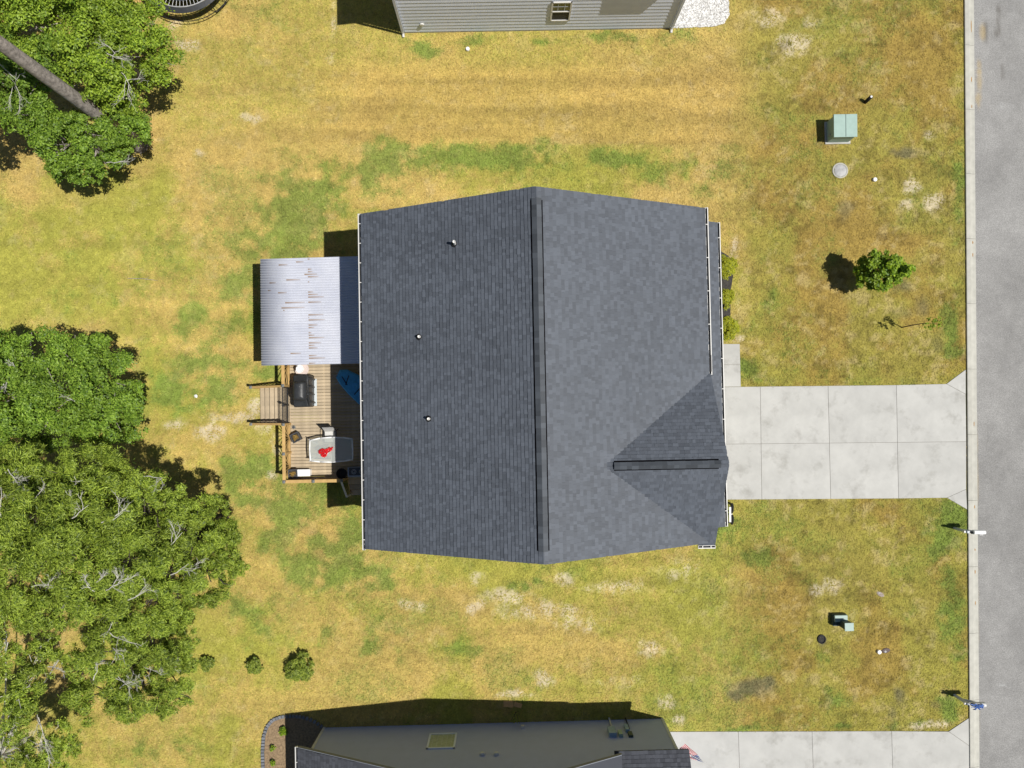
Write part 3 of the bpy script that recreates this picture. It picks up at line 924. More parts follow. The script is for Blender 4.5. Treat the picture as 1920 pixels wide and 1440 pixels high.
RZ = DZ + .92                                               # hand-rail height
post_m = MB(); post_m.mm(-.045, .045, -.045, .045, -.25, .97)
cap_m = MB(); cap_m.mm(-.062, .062, -.062, .062, .97, 1.0); cap_m.add([(-.06, -.06, 1.0), (.06, -.06, 1.0), (.06, .06, 1.0), (-.06, .06, 1.0), (0, 0, 1.045)], [(0, 1, 4), (1, 2, 4), (2, 3, 4), (3, 0, 4)])
P0 = [None, None]
def post(x, y, z=DZ, cap='postcap'):
    if P0[0] is None:
        P0[0] = post_m.build('rail_post', M['woodnew'], deck)
        P0[1] = cap_m.build('post_cap', M['postcap'], P0[0])
        P0[0].location = (x, y, z)
        return P0[0]
    o = dup(P0[0], 'rail_post', deck, loc=(x, y, z))
    dup(P0[1], 'post_cap', o)
    return o
def bay(a, b):
    """one railing bay: top and bottom rail, fan of balusters"""
    a, b = Vector((*a, 0)), Vector((*b, 0))
    d = (b - a).normalized()
    t = MB(); t.bar(a + Vector((0, 0, RZ)), b + Vector((0, 0, RZ)), .135, .035)
    t.build('top_rail', M['woodnew'], deck)
    t = MB(); t.bar(a + Vector((0, 0, DZ + .09)), b + Vector((0, 0, DZ + .09)), .04, .085)
    t.build('bottom_rail', M['woodnew'], deck)
    t = MB(); t.bar(a + Vector((0, 0, RZ - .06)), b + Vector((0, 0, RZ - .06)), .038, .085)
    t.build('mid_rail', M['woodnew'], deck)
    f = MB()
    L = (b - a).length
    c = (a + b) / 2 + Vector((0, 0, DZ + .13))
    n = 11
    for k in range(n):
        an = math.pi * (k + .5) / n
        dx, dz = math.cos(an), math.sin(an)
        r = min(L / 2 / max(abs(dx), 1e-3), (RZ - .06 - DZ - .13) / max(dz, 1e-3))
        f.bar(c + d * dx * .10 + Vector((0, 0, dz * .10)), c + d * dx * r + Vector((0, 0, dz * r)), .03, .02)
    f.box(c + Vector((0, 0, .03)), (.04, .16, .09) if abs(d.y) > .5 else (.16, .04, .09))
    f.build('baluster_fan', M['woodnew'], deck, kind='stuff')
ys0 = DF.l(540, 796, RZ).y; ys1 = DF.l(540, 723, RZ).y      # stair opening
ym = DF.l(536, 851, RZ).y
yr = DF.l(536, 640, RZ).y
xm = DF.l(588, 902, RZ).x; xe = DF.l(641, 900, RZ).x
X0 = .03
for a, b in (((X0, .03), (X0, ym)), ((X0, ym), (X0, ys0)), ((X0, ys1), (X0, yr)), ((X0, yr), (X0, DL - .05)), ((X0, .03), (xm, .03)), ((xm, .03), (xe, .03))):
    bay(a, b)
for x, y in ((X0, .03), (X0, ym), (X0, ys0), (X0, ys1), (X0, yr), (X0, DL - .05), (xm, .03), (xe, .03)):
    post(x, y)
# stairs towards the lawn
NT, TD = 6, .262
rise = DZ / (NT + 1)
tm = MB(); tm.box((0, 0, 0), (TD - .014, ys1 - ys0 - .08, .036))
t0 = None
for i in range(NT):
    p = (-.01 - TD * (i + .5), (ys0 + ys1) / 2, DZ - rise * (i + 1) - .018)
    if t0 is None:
        t0 = tm.build('stair_tread', M['wood'], deck); t0.location = p
    else:
        dup(t0, 'stair_tread', deck, loc=p)
for y in (ys0 + .02, ys1 - .02):
    st = MB()
    st.bar((-.0, y, DZ - .22), (-TD * NT - .02, y, .06), .038, .22)
    st.build('stair_stringer', M['woodnew'], deck)
    hr = MB()
    hr.bar((0, y, RZ - .02), (-TD * NT - .1, y, .96), .09, .036)
    hr.bar((0, y, DZ + .12), (-TD * NT - .1, y, .22), .04, .08)
    for k in range(1, 9):
        u = k / 9
        x = -u * (TD * NT + .1)
        zt = (RZ - .02) * (1 - u) + .96 * u
        hr.mm(x - .014, x + .014, y - .014, y + .014, zt - .86, zt)
    hr.build('stair_handrail', M['woodnew'], deck)
    post(-TD * NT - .13, y, 0.02)
# small side steps at the south end
xs_ = DF.l(655, 910, .6).x
for i in range(3):
    MB().mm(xs_, DW - .05, -.27 * (i + 1) + .008, -.27 * i - .03, DZ - .22 * (i + 1) - .036, DZ - .22 * (i + 1)).build('side_tread', M['wood'], deck)
sr = MB()
for x in (xs_ - .03, DW - .03):
    sr.bar((x, -.02, DZ - .3), (x, -.82, .10), .038, .2)
sr.build('side_stringer', M['woodnew'], deck)
sr = MB()
sr.bar((xs_ - .06, 0, RZ - .02), (xs_ + .02, -.72, 1.25), .08, .035)
sr.mm(xs_ - .02, xs_ + .06, -.78, -.70, 0, 1.24)
sr.build('side_handrail', mat('pale_rail', (.55, .53, .48), .6), deck)

# black wire gate across the top of the stairs
gate = thing('wire_gate', 'black metal grid gate across the top of the deck stairs', 'gate', DF.w((-.05, (ys0 + ys1) / 2, DZ)), HR)
gw = (ys1 - ys0) / 2 - .07
g = MB()
for s in (-1, 1):
    g.mm(-.014, .014, s * gw - .014, s * gw + .014, -.02, .80)
g.mm(-.013, .013, -gw, gw, .78, .806); g.mm(-.013, .013, -gw, gw, .03, .056); g.mm(-.02, .02, -.03, .03, -.02, .84)
g.build('gate_frame', M['blackmetal'], gate)
g = MB()
n = 24
for k in range(1, n):
    y = -gw + 2 * gw * k / n
    g.mm(-.006, .006, y - .005, y + .005, .04, .79)
for k in range(1, 7):
    z = .04 + .75 * k / 7
    g.mm(-.0055, .0055, -gw, gw, z - .005, z + .005)
g.build('wire_grid', M['blackmetal'], gate, kind='stuff')
MB().box((.03, .0, .72), (.05, .12, .06)).build('latch', M['blackmetal'], gate)

# ------------------------------------------------------------------ corrugated patio roof
zl, zr_ = 2.72, 3.0
c0 = HF.l(490, 685.5, zl); c1 = HF.l(488, 486, zl)
PX0 = (c0.x + c1.x) / 2
PY0, PY1 = c0.y, c1.y
PX1 = -6.14
PO = HF.w((PX0, PY0, 0))
patio = thing('patio_roof', 'rust streaked corrugated metal roof over the covered end of the deck', 'canopy', PO, HR)
PW, PL = PX1 - PX0, PY1 - PY0
nr = 42
seg_ = 8
ysn = np.linspace(0, PL, nr * seg_ + 1)
hz = .021 * np.cos(2 * np.pi * np.arange(nr * seg_ + 1) / seg_)
xsn = np.linspace(0, PW, 5)
V = []
for k, dz in enumerate((0, -.004)):
    for x in xsn:
        for y, h in zip(ysn, hz):
            V.append((x, y, zl + (zr_ - zl) * x / PW + h + dz))
nyp = len(ysn)
Fq = []
for k in (0, 1):
    b = k * nyp * 5
    for i in range(4):
        for j in range(nyp - 1):
            q = (b + i * nyp + j, b + (i + 1) * nyp + j, b + (i + 1) * nyp + j + 1, b + i * nyp + j + 1)
            Fq.append(q if k == 0 else q[::-1])
for j in range(nyp - 1):
    for i in (0, 4):
        Fq.append((i * nyp + j, i * nyp + j + 1, nyp * 5 + i * nyp + j + 1, nyp * 5 + i * nyp + j))

m = bpy.data.materials.new('galvanised_corrugated')
m.use_nodes = True
nt = m.node_tree
bs = nt.nodes['Principled BSDF']
bs.inputs['Roughness'].default_value = .5
bs.inputs['Metallic'].default_value = .15
tc = nt.nodes.new('ShaderNodeTexCoord')
sep = nt.nodes.new('ShaderNodeSeparateXYZ')
nt.links.new(tc.outputs['Object'], sep.inputs[0])
def math_n(op, a, b=None, clamp=False):
    n = nt.nodes.new('ShaderNodeMath'); n.operation = op; n.use_clamp = clamp
    for i, v in enumerate((a, b)):
        if v is None: continue
        if isinstance(v, (int, float)): n.inputs[i].default_value = v
        else: nt.links.new(v, n.inputs[i])
    return n.outputs[0]
rib = math_n('MULTIPLY', sep.outputs[1], nr / PL)
ribi = math_n('FLOOR', rib)
ribf = math_n('ABSOLUTE', math_n('SUBTRACT', math_n('FRACT', rib), .5))
groove = math_n('LESS_THAN', ribf, .24)                     # rust sits in the valleys between the ribs
def wn1(seed):
    n = nt.nodes.new('ShaderNodeTexWhiteNoise'); n.noise_dimensions = '1D'
    nt.links.new(math_n('ADD', ribi, seed), n.inputs['W'])
    return n.outputs['Value']
rust = None
for k, (xc, spread, lmax, thr) in enumerate(((2.02, .0, .75, .40), (PW - .86, .15, .50, .35), (.15, 3.6, .6, .76), (.6, 3.0, 1.0, .86))):
    x0_ = math_n('ADD', math_n('MULTIPLY', wn1(40.3 + k), spread), xc) if spread else xc
    dx = math_n('SUBTRACT', sep.outputs[0], x0_)
    r_n = wn1(3.7 + 11 * k)
    ln_ = math_n('MULTIPLY', math_n('MAXIMUM', math_n('SUBTRACT', r_n, thr), 0.0), lmax / (1 - thr))
    q_ = math_n('MULTIPLY', math_n('GREATER_THAN', dx, 0.0), math_n('LESS_THAN', dx, ln_))
    fade = math_n('SUBTRACT', 1.0, math_n('DIVIDE', dx, math_n('ADD', ln_, .01)), True)
    q_ = math_n('MULTIPLY', q_, math_n('ADD', math_n('MULTIPLY', fade, .7), .3))
    rust = q_ if rust is None else math_n('MAXIMUM', rust, q_)
rust = math_n('MULTIPLY', rust, groove)
rr = nt.nodes.new('ShaderNodeMapRange'); rr.inputs['From Min'].default_value = 0; rr.inputs['From Max'].default_value = 1
nt.links.new(rust, rr.inputs['Value'])
n3 = nt.nodes.new('ShaderNodeTexNoise'); n3.inputs['Scale'].default_value = 1.2; n3.inputs['Detail'].default_value = 6
nt.links.new(tc.outputs['Object'], n3.inputs['Vector'])
cr = nt.nodes.new('ShaderNodeValToRGB')
cr.color_ramp.elements[0].position = .3; cr.color_ramp.elements[1].position = .7
cr.color_ramp.elements[0].color = (.53, .55, .63, 1); cr.color_ramp.elements[1].color = (.63, .645, .71, 1)
nt.links.new(n3.outputs['Fac'], cr.inputs['Fac'])
mx = nt.nodes.new('ShaderNodeMix'); mx.data_type = 'RGBA'
nt.links.new(rr.outputs['Result'], mx.inputs['Factor'])
nt.links.new(cr.outputs['Color'], mx.inputs['A'])
mx.inputs['B'].default_value = (.33, .23, .16, 1)
nt.links.new(mx.outputs['Result'], bs.inputs['Base Color'])
M['corrugated'] = m
np_mesh('metal_sheet', V, Fq, m, patio, smooth=True)
for x in (.35, PW * .5, PW - .1):
    pf = MB()
    z = zl + (zr_ - zl) * x / PW - .022
    pf.mm(x - .045, x + .045, .06, PL - .06, z - .14, z)
    pf.build('purlin', M['woodnew'], patio)
for x, y in ((.85, .12), (.85, PL / 2), (.85, PL - .12), (PW - .2, .12), (PW - .2, PL - .12)):
    z = zl + (zr_ - zl) * x / PW - .04
    MB().mm(x - .05, x + .05, y - .05, y + .05, DZ if y < PL - .3 or True else 0, z - .0).build('support_post', M['woodnew'], patio)
bmz = MB(); z = zl + (zr_ - zl) * .85 / PW - .17
bmz.mm(.80, .90, .06, PL - .06, z - .14, z)
bmz.build('beam', M['woodnew'], patio)

# ------------------------------------------------------------------ things on the deck
def dpos(px, py, dz=0.0):
    return DF.l(px, py, DZ + dz)
def dthing(name, label, cat, px, py, rot=0.0, dz=0.0, group=None):
    p = DF.l(px, py, DZ + dz)
    return thing(name, label, cat, DF.w((p.x, p.y, DZ)), HR + rot, group)

matn = dthing('floor_mat', 'pale grey grill mat sticking out from under the covered grill', 'mat', 575, 735)
MB().mm(-.55, .45, -.62, .58, .002, .012).build('mat_sheet', M['mat_grey'], matn, bevel=.004)
gr = dthing('covered_grill', 'barbecue grill under a charcoal fabric cover on the deck', 'grill', 569, 733, dz=.5)
gr.location.z += .012
import bmesh
def lofted(name, mt, parent, secs, smooth=True):
    """closed surface through rings of equal point count"""
    mb = MB()
    n = len(secs[0])
    vs = [p for s in secs for p in s]
    fs = []
    for i in range(len(secs) - 1):
        for k in range(n):
            k2 = (k + 1) % n
            fs.append((i * n + k, i * n + k2, (i + 1) * n + k2, (i + 1) * n + k))
    fs.append(tuple(range(n - 1, -1, -1)))
    fs.append(tuple((len(secs) - 1) * n + k for k in range(n)))
    mb.add(vs, fs)
    return mb.build(name, mt, parent, smooth=smooth)
rr_ = random.Random(5)
def rrect(hx, hy, z, r=.08, n=5, wob=.012, cx=0, cy=0):
    out = []
    for q, (sx, sy) in enumerate(((1, 1), (-1, 1), (-1, -1), (1, -1))):
        for k in range(n):
            a = math.pi / 2 * (q + k / (n - 1))
            out.append((cx + sx * (hx - r) + r * math.cos(a) + rr_.uniform(-wob, wob), cy + sy * (hy - r) + r * math.sin(a) + rr_.uniform(-wob, wob), z + rr_.uniform(-wob, wob) * .5))
    return out
# body with two side shelves and the rounded hood, cover draped with creases
lofted('cover', M['cover'], gr, [rrect(.34, .70, 0, .06), rrect(.34, .70, .45, .06, wob=.02), rrect(.33, .69, .84, .06, wob=.02), rrect(.30, .64, .90, .06, wob=.02), rrect(.29, .44, .93, .08), rrect(.28, .40, 1.05, .1), rrect(.24, .37, 1.15, .1), rrect(.17, .33, 1.21, .1), rrect(.08, .28, 1.235, .07)])
cr_ = MB()
for y, z in ((-.16, .95), (.16, .93), (-.52, .84), (.50, .86)):
    cr_.tube([(.20, y, z + .02), (.34, y + .02, z - .06), (.385, y + .05, z - .4), (.37, y, z - .8)], [.03, .045, .05, .04], 6)
cr_.build('cover_fold', M['cover'], gr, smooth=True)
MB().box((.05, .06, 1.235), (.012, .26, .006)).build('handle_strip', M['whiteplastic'], gr)
MB().box((.20, -.36, 1.0), (.03, .03, .02)).build('buckle', M['galv'], gr)

tp = dthing('tiered_planter', 'white tiered round planter beside the corrugated patio roof', 'planter', 566, 692, dz=.3)
tp_b = MB(); tp_b.lathe([(.20, 0), (.27, .25), (.29, .30), (.26, .30), (.22, .22), (.05, .22)], 20); tp_b.build('bowl', M['whiteplastic'], tp, smooth=False)
tp_b = MB(); tp_b.lathe([(.05, .2), (.05, .45), (.16, .50), (.18, .54), (.16, .54), (.12, .51), (.03, .51), (.03, .66), (.09, .70), (.10, .73), (.08, .73), (.0, .70)], 18, (-.03, 0, 0)); tp_b.build('upper_tiers', M['whiteplastic'], tp)
tp_b = MB(); tp_b.lathe([(.27, .295), (.31, .30), (.31, .32), (.27, .315)], 20); tp_b.build('rim', mat('pinkish_rim', (.62, .52, .48), .6), tp)

def planter(px, py, rot, label):
    t = dthing('square_planter', label, 'planter', px, py, rot, dz=.25, group='slate planters on the deck')
    b = MB()
    b.add([(-.15, -.15, 0), (.15, -.15, 0), (.15, .15, 0), (-.15, .15, 0), (-.2, -.2, .42), (.2, -.2, .42), (.2, .2, .42), (-.2, .2, .42), (-.16, -.16, .42), (.16, -.16, .42), (.16, .16, .42), (-.16, .16, .42), (-.15, -.15, .33), (.15, -.15, .33), (.15, .15, .33), (-.15, .15, .33)],
          [(3, 2, 1, 0), (0, 1, 5, 4), (1, 2, 6, 5), (2, 3, 7, 6), (3, 0, 4, 7), (4, 5, 9, 8), (5, 6, 10, 9), (6, 7, 11, 10), (7, 4, 8, 11), (8, 9, 13, 12), (9, 10, 14, 13), (10, 11, 15, 14), (11, 8, 12, 15)])
    b.build('pot', M['planter'], t)
    MB().mm(-.155, .155, -.155, .155, .30, .335).build('soil', M['mulch'], t)
    s = MB()
    for k in range(70):
        a, r = rr_.uniform(0, 6.28), rr_.uniform(0, .11)
        p = Vector((r * math.cos(a), r * math.sin(a), .33))
        s.tube([p, p + Vector((rr_.uniform(-.08, .08), rr_.uniform(-.08, .08), rr_.uniform(.06, .14)))], [.012, .006], 4)
    s.build('dried_plant', M['dry'], t, kind='stuff')
    return t
planter(556, 820, .45, 'slate square planter with dried plant turned askew by the railing')
planter(551, 888, .05, 'slate square planter with dried plant in the deck corner')
bx = dthing('storage_box', 'long white box beside the planter in the deck corner', 'box', 571, 886, dz=.2)
MB().mm(-.26, .26, -.13, .13, 0, .30).build('box_body', M['whiteplastic'], bx, bevel=.01)
MB().mm(-.28, .28, -.15, .15, .302, .335).build('lid', M['whiteplastic'], bx, bevel=.008)

# dining table with glass top
TZ = .72
tb_ = dthing('dining_table', 'white framed glass table on the deck', 'table', 620, 843.5, dz=TZ)
TF = Fr(tb_.location, HR)
def tl(px, py): return TF.l(px, py, DZ + TZ)
out_ = [tl(581, 826), tl(600, 821.5), tl(622, 820), tl(643, 820.5), tl(660.5, 822.5), tl(661.5, 845), tl(661, 861.5), tl(645, 864.5), tl(622, 866.5), tl(600, 866), tl(582, 864), tl(580.5, 845)]
fm = MB()
for i in range(len(out_)):
    a, b = out_[i], out_[(i + 1) % len(out_)]
    fm.tube([(a.x, a.y, TZ), (b.x, b.y, TZ)], .03, 8)
fm.build('table_frame', M['whiteplastic'], tb_, smooth=True)
gl = bpy.data.materials.new('frosted_glass'); gl.use_nodes = True
g_ = gl.node_tree
tr_ = g_.nodes.new('ShaderNodeBsdfTransparent'); tr_.inputs[0].default_value = (.88, .90, .88, 1)
ms_ = g_.nodes.new('ShaderNodeMixShader'); ms_.inputs[0].default_value = .30
pb_ = g_.nodes['Principled BSDF']; pb_.inputs['Base Color'].default_value = (.74, .76, .74, 1); pb_.inputs['Roughness'].default_value = .12
g_.links.new(tr_.outputs[0], ms_.inputs[1]); g_.links.new(pb_.outputs[0], ms_.inputs[2])
g_.links.new(ms_.outputs[0], g_.nodes['Material Output'].inputs[0])
MB().prism([(p.x, p.y) for p in reversed(out_)], TZ - .004, TZ + .004).build('glass_top', gl, tb_)
for sx in (-1, 1):
    for sy in (-1, 1):
        l = MB(); l.tube([(sx * .95, sy * .48, TZ - .02), (sx * .72, sy * .30, TZ - .10), (sx * .62, sy * .25, .35), (sx * .78, sy * .38, .015)], [.02, .02, .02, .022], 8)
        l.build('leg', M['white'], tb_, smooth=True)
l = MB(); l.tube([(0, -.55, TZ - .03), (0, -.2, TZ - .1)], .02, 8); l.build('brace', M['white'], tb_)
fl = thing('flower_arrangement', 'red flowers in a shallow dish on the glass table', 'flowers', TF.w(Vector(tl(611, 847)).to_2d().to_3d() + Vector((0, 0, TZ + .004))), HR + .2)
d_ = MB(); d_.lathe([(.08, 0), (.13, .03), (.14, .05), (.12, .045), (.02, .02)], 18); d_.build('dish', M['whiteplastic'], fl)
pv, pfc = [], []
for k in range(230):
    a, r = rr_.uniform(0, 6.28), math.sqrt(rr_.random())
    r *= .75 + .3 * math.sin(3 * a + 1)
    c = Vector((.36 * r * math.cos(a), .20 * r * math.sin(a) + .06 * r * math.cos(a), .06 + .11 * (1 - r * r) + rr_.uniform(-.02, .03)))
    n = Vector((rr_.gauss(0, .6), rr_.gauss(0, .6), 1)).normalized()
    u = n.orthogonal().normalized(); w = n.cross(u); s = rr_.uniform(.02, .045)
    k0 = len(pv)
    pv += [c + u * s, c + w * s, c - u * s, c - w * s]; pfc.append((k0, k0 + 1, k0 + 2, k0 + 3))
np_mesh('petals', [tuple(p) for p in pv], pfc, M['red'], fl, kind='stuff')

def sling_chair(px, py, rot, label, m_s, m_f):
    t = dthing('sling_chair', label, 'chair', px, py, rot, dz=.45)
    f = MB()
    for s in (-.26, .26):
        f.tube([(s, -.30, .0), (s, -.28, .62), (s, .22, .60), (s, .30, .0)], .016, 8)
        f.tube([(s, -.26, .42), (s, .20, .38), (s, .42, .95)], .016, 8)
    f.tube([(-.26, .42, .95), (.26, .42, .95)], .016, 8); f.tube([(-.26, -.26, .42), (.26, -.26, .42)], .016, 8)
    f.build('chair_frame', m_f, t, smooth=True)
    s = MB(); s.add([(-.25, -.27, .43), (.25, -.27, .43), (.25, .0, .375), (-.25, .0, .375), (.25, .20, .39), (-.25, .20, .39)], [(0, 1, 2, 3), (3, 2, 4, 5)])
    s.build('seat', m_s, t)
    s = MB(); s.add([(-.25, .20, .39), (.25, .20, .39), (.25, .33, .68), (-.25, .33, .68), (.25, .425, .96), (-.25, .425, .96)], [(0, 1, 2, 3), (3, 2, 4, 5)])
    s.build('backrest', m_s, t)
    return t
sling_chair(619, 818, .0, 'pale grey sling chair tucked under the glass table', M['sling'], M['blackmetal'])

# blue padded lounger lying in the house's shade
lg = dthing('folded_lounger', 'blue padded lounger with a black strap against the house wall', 'lounger', 657, 722, dz=.35)
lo = Fr(lg.location, HR)
def lp(px, py, z): return lo.l(px, py, DZ + z)
top = [lp(637, 693, .42), lp(652, 693, .44), lp(674, 704, .42), lp(690, 720, .40), lp(694, 745, .38), lp(674, 759, .34), lp(652, 738, .36), lp(636, 719, .38), lp(630, 708, .38)]
bt = [Vector((p.x * .94, p.y * .94, .05)) for p in top]
cx_ = sum((p for p in top), Vector()) / len(top)
top2 = [cx_ + (p - cx_) * .86 + Vector((0, 0, .06)) for p in top]
lofted('cushion', M['blue'], lg, [[tuple(p) for p in bt], [tuple(p) for p in top], [tuple(p) for p in top2]], smooth=False)
s = MB()
for a, b in (((654, 704), (648, 722)), ((641, 706), (651, 722)), ((680, 722), (664, 740))):
    p, q = lp(*a, .50), lp(*b, .47)
    s.bar(p, q, .035, .012)
s.build('strap', M['black'], lg)
MB().lathe([(.14, -.02), (.13, .03), (.09, .045), (.0, .045)], 14, lp(666, 722, .47)).build('pocket', M['blue'], lg)
s = MB()
for a, b in (((633, 702), (626, 706)), ((636, 700), (631, 698)), ((638, 716), (629, 720))):
    p, q = lp(*a, .40), lp(*b, .36)
    s.tube([p, (p + q) / 2 + Vector((0, 0, .02)), q], [.02, .018, .03], 7)
s.build('metal_fitting', M['galv'], lg)
s = MB()
for p in (lp(645, 715, .05), lp(685, 715, .05), lp(685, 745, .05), lp(655, 700, .05)):
    s.mm(p.x - .02, p.x + .02, p.y - .02, p.y + .02, 0, .08)
s.build('leg', M['blackmetal'], lg)

# stove, slatted chair and dark pot in the shaded south corner
sv = dthing('camp_stove', 'grey two-burner stove in the shaded corner of the deck', 'stove', 670, 885, dz=.5)
MB().mm(-.42, .42, -.20, .20, 0.0, .52).build('cabinet', mat('grey_blue_enamel', (.30, .34, .42), .5), sv, bevel=.015)
MB().mm(-.36, .41, -.14, .19, .522, .55).build('hob', M['planter'], sv)
for x in (-.14, .20):
    b = MB(); b.ring(.10, .012, 20, 6, (x, .02, .556)); b.ring(.055, .012, 16, 6, (x, .02, .556)); b.build('burner', M['galv'], sv)
ac = dthing('slatted_chair', 'light blue slatted chair tucked under the eave', 'chair', 687, 852, dz=.5)
lb = mat('light_blue_paint', (.30, .46, .72), .5)
for k in range(9):
    MB().mm(-.24, .22, -.46 + k * .107, -.46 + k * .107 + .075, .40, .425).build('slat', lb, ac)
f = MB()
for y in (-.46, .44):
    f.mm(-.22, -.16, y - .03, y + .03, 0, .40); f.mm(.14, .20, y - .03, y + .03, 0, .78); f.mm(-.24, .2, y - .02, y + .02, .34, .398)
f.mm(.18, .215, -.46, .46, .43, .80)
f.build('chair_frame', lb, ac)
pt = dthing('dark_pot', 'black pot of dark foliage beside the side steps', 'pot', 641, 888, dz=.3)
b = MB(); b.lathe([(.16, 0), (.22, .34), (.24, .36), (.20, .36), (.18, .28), (.02, .28)], 16); b.build('pot', M['black'], pt)
cap = dthing('solar_light', 'small grey square solar light on the deck boards by the stairs', 'light', 551, 801, .7)
MB().mm(-.07, .07, -.07, .07, 0, .05).build('base', M['postcap'], cap, bevel=.008)
MB().mm(-.045, .045, -.045, .045, .052, .066).build('panel', M['planter'], cap)

# ------------------------------------------------------------------ the grey house at the top of the picture
A, B = at(757, 61.5), at(1257.5, 53)
NR = math.atan2(B.y - A.y, B.x - A.x)
NW = (B - A).length
NO = A.copy()
NF = Fr(NO, NR)
nh = thing('neighbour_house', 'two-storey grey sided house cut off by the top edge of the picture', 'house', NO, NR)
ND, NZ = 12.0, 5.7
w = MB(); w.prism([(0, 0), (NW, 0), (NW, ND), (0, ND)], 0.0, NZ)
w.extrude([Vector((0, 0, NZ - .01)), Vector((NW, 0, NZ - .01)), Vector((NW / 2, 0, NZ + NW / 2 * .47 - .1))], (0, 0.0, 0), (0, ND, 0))
w.build('wall', M['siding_grey'], nh)
def lap(z, h, x0, x1, y=0.0):
    """one course of lap siding: proud at its lower edge"""
    m_ = MB()
    m_.add([(x0, y - .030, z), (x1, y - .030, z), (x1, y - .008, z + h), (x0, y - .008, z + h), (x0, y, z), (x1, y, z), (x1, y, z + h), (x0, y, z + h)],
           [(0, 1, 2, 3), (0, 4, 5, 1), (3, 2, 6, 7), (0, 3, 7, 4), (1, 5, 6, 2)])
    return m_
LAPH = .262
for i in range(11):
    lap(.12 + i * LAPH, LAPH - .001, .06, NW - .06).build('siding_board', M['siding_grey'], nh)
up = MB()
for i in range(11, 21):
    q = lap(.12 + i * LAPH, LAPH - .001, .06, NW - .06); up.add(q.v, q.f)
up.build('upper_siding', M['siding_grey'], nh, kind='stuff')
MB().mm(.0, NW, -.02, 0, 0, .115).build('foundation_strip', M['concrete'], nh)
for x in (.0, NW):                                          # corner downspouts with white elbows
    sx = -1 if x == 0 else 1
    MB().mm(x - .055 + sx * .01, x + .055 + sx * .01, -.12, -.03, .22, NZ - .3).build('downspout', M['trim_grey'], nh)
    e = MB(); e.tube([(x + sx * .01, -.075, .26), (x + sx * .01, -.10, .12), (x + sx * .01, -.22, .045)], .058, 8); e.build('downspout_elbow', M['white'], nh)
def nw(px, py):
    """pixel on the wall face -> local x and height"""
    z = 1.0
    for _ in range(30):
        p = NF.l(px, py, z)
        z += (p.y + .03) * -1.9 * -1 if False else 0
        lo_, hi_ = 0.0, 8.0
        for _k in range(40):
            mid = (lo_ + hi_) / 2
            if NF.l(px, py, mid).y > -.03: lo_ = mid
            else: hi_ = mid
        z = lo_
        break
    p = NF.l(px, py, z)
    return p.x, z
x0, z0 = nw(1031, 38.5); x1, _ = nw(1068, 38); _, z1 = nw(1050, 3)
wi = MB()
for a in ((x0, x1, z0, z0 + .07), (x0, x1, z1 - .07, z1), (x0, x0 + .07, z0, z1), (x1 - .07, x1, z0, z1), (x0, x1, (z0 + z1) / 2 - .03, (z0 + z1) / 2 + .03)):
    wi.mm(a[0], a[1], -.075, -.02, a[2], a[3])
win = wi.build('window', M['white'], nh)
zm = (z0 + z1) / 2
MB().mm(x0 + .06, x1 - .06, -.045, -.030, zm, z1 - .05).build('pane', M['glass'], win)
MB().mm(x0 + .06, x1 - .06, -.042, -.030, z0 + .05, zm).build('insect_screen', M['screen'], win)
mu = MB()
for k in (1, 2): mu.mm(x0 + (x1 - x0) * k / 3 - .012, x0 + (x1 - x0) * k / 3 + .012, -.05, -.04, zm, z1 - .05)
mu.mm(x0, x1, -.051, -.041, (zm + z1) / 2 - .01, (zm + z1) / 2 + .01)
mu.build('muntin', M['trim_grey'], win)
xv, zv = nw(791, 45.5)
e = MB(); e.lathe([(.10, -.02), (.10, .05), (.06, .06), (.0, .06)], 14); e.v = [(xv + a, -.03 - c, zv + b) for a, b, c in e.v]; e.build('dryer_vent', M['white'], nh)
xb, _ = nw(1163, 20)
MB().mm(xb, xb + 1.85, -.27, .02, 3.15, 5.2).build('shadow_box', M['siding_grey'], nh)  # unseen box added high on the wall to cast the slanted shadow below
rfn = MB()
ov = .32
zr2 = NZ + (NW / 2) * .47 + .08
for s in (-1, 1):
    xe_ = -ov if s < 0 else NW + ov
    ze_ = NZ + .05 - ov * .47
    rfn.add([(xe_, -ov, ze_), (xe_, ND + ov, ze_), (NW / 2, ND + ov, zr2), (NW / 2, -ov, zr2), (xe_, -ov, ze_ + .14), (xe_, ND + ov, ze_ + .14), (NW / 2, ND + ov, zr2 + .14), (NW / 2, -ov, zr2 + .14)],
            [(0, 1, 2, 3), (4, 7, 6, 5), (0, 4, 5, 1), (0, 3, 7, 4), (1, 5, 6, 2)])
rfn.build('roof', M['shingle_dark'], nh)
# white gravel beside it
gb = [at(1262, 53), at(1340, 50), at(1358, 44), at(1367, 28), at(1366, 0), at(1364, -60), at(1278, -60), at(1276, 0)]
bed = tag(MB().prism([(p.x, p.y) for p in gb], 0.002, .02).build('gravel_bed', M['gravelbase']), kind='structure')
gp = []
xmn, xmx = min(p.x for p in gb), max(p.x for p in gb); ymn, ymx = min(p.y for p in gb), max(p.y for p in gb)
def inside(poly, x, y):
    r = np.zeros(np.shape(x), bool)
    n = len(poly)
    for i in range(n):
        a, b = poly[i], poly[(i + 1) % n]
        c = ((a.y > y) != (b.y > y)) & (x < (b.x - a.x) * (y - a.y) / (b.y - a.y + 1e-12) + a.x)
        r ^= c
    return r
gx_, gy_ = RNG.uniform(xmn - .05, xmx + .05, 9000), RNG.uniform(ymn - .06, ymx, 9000)
k = inside(gb, gx_, gy_)
gx_, gy_ = gx_[k], gy_[k]
n = len(gx_)
r_ = RNG.uniform(.018, .042, n)
oct_ = np.array([(1, 0, 0), (0, 1, 0), (-1, 0, 0), (0, -1, 0), (0, 0, .8), (0, 0, -.5)])
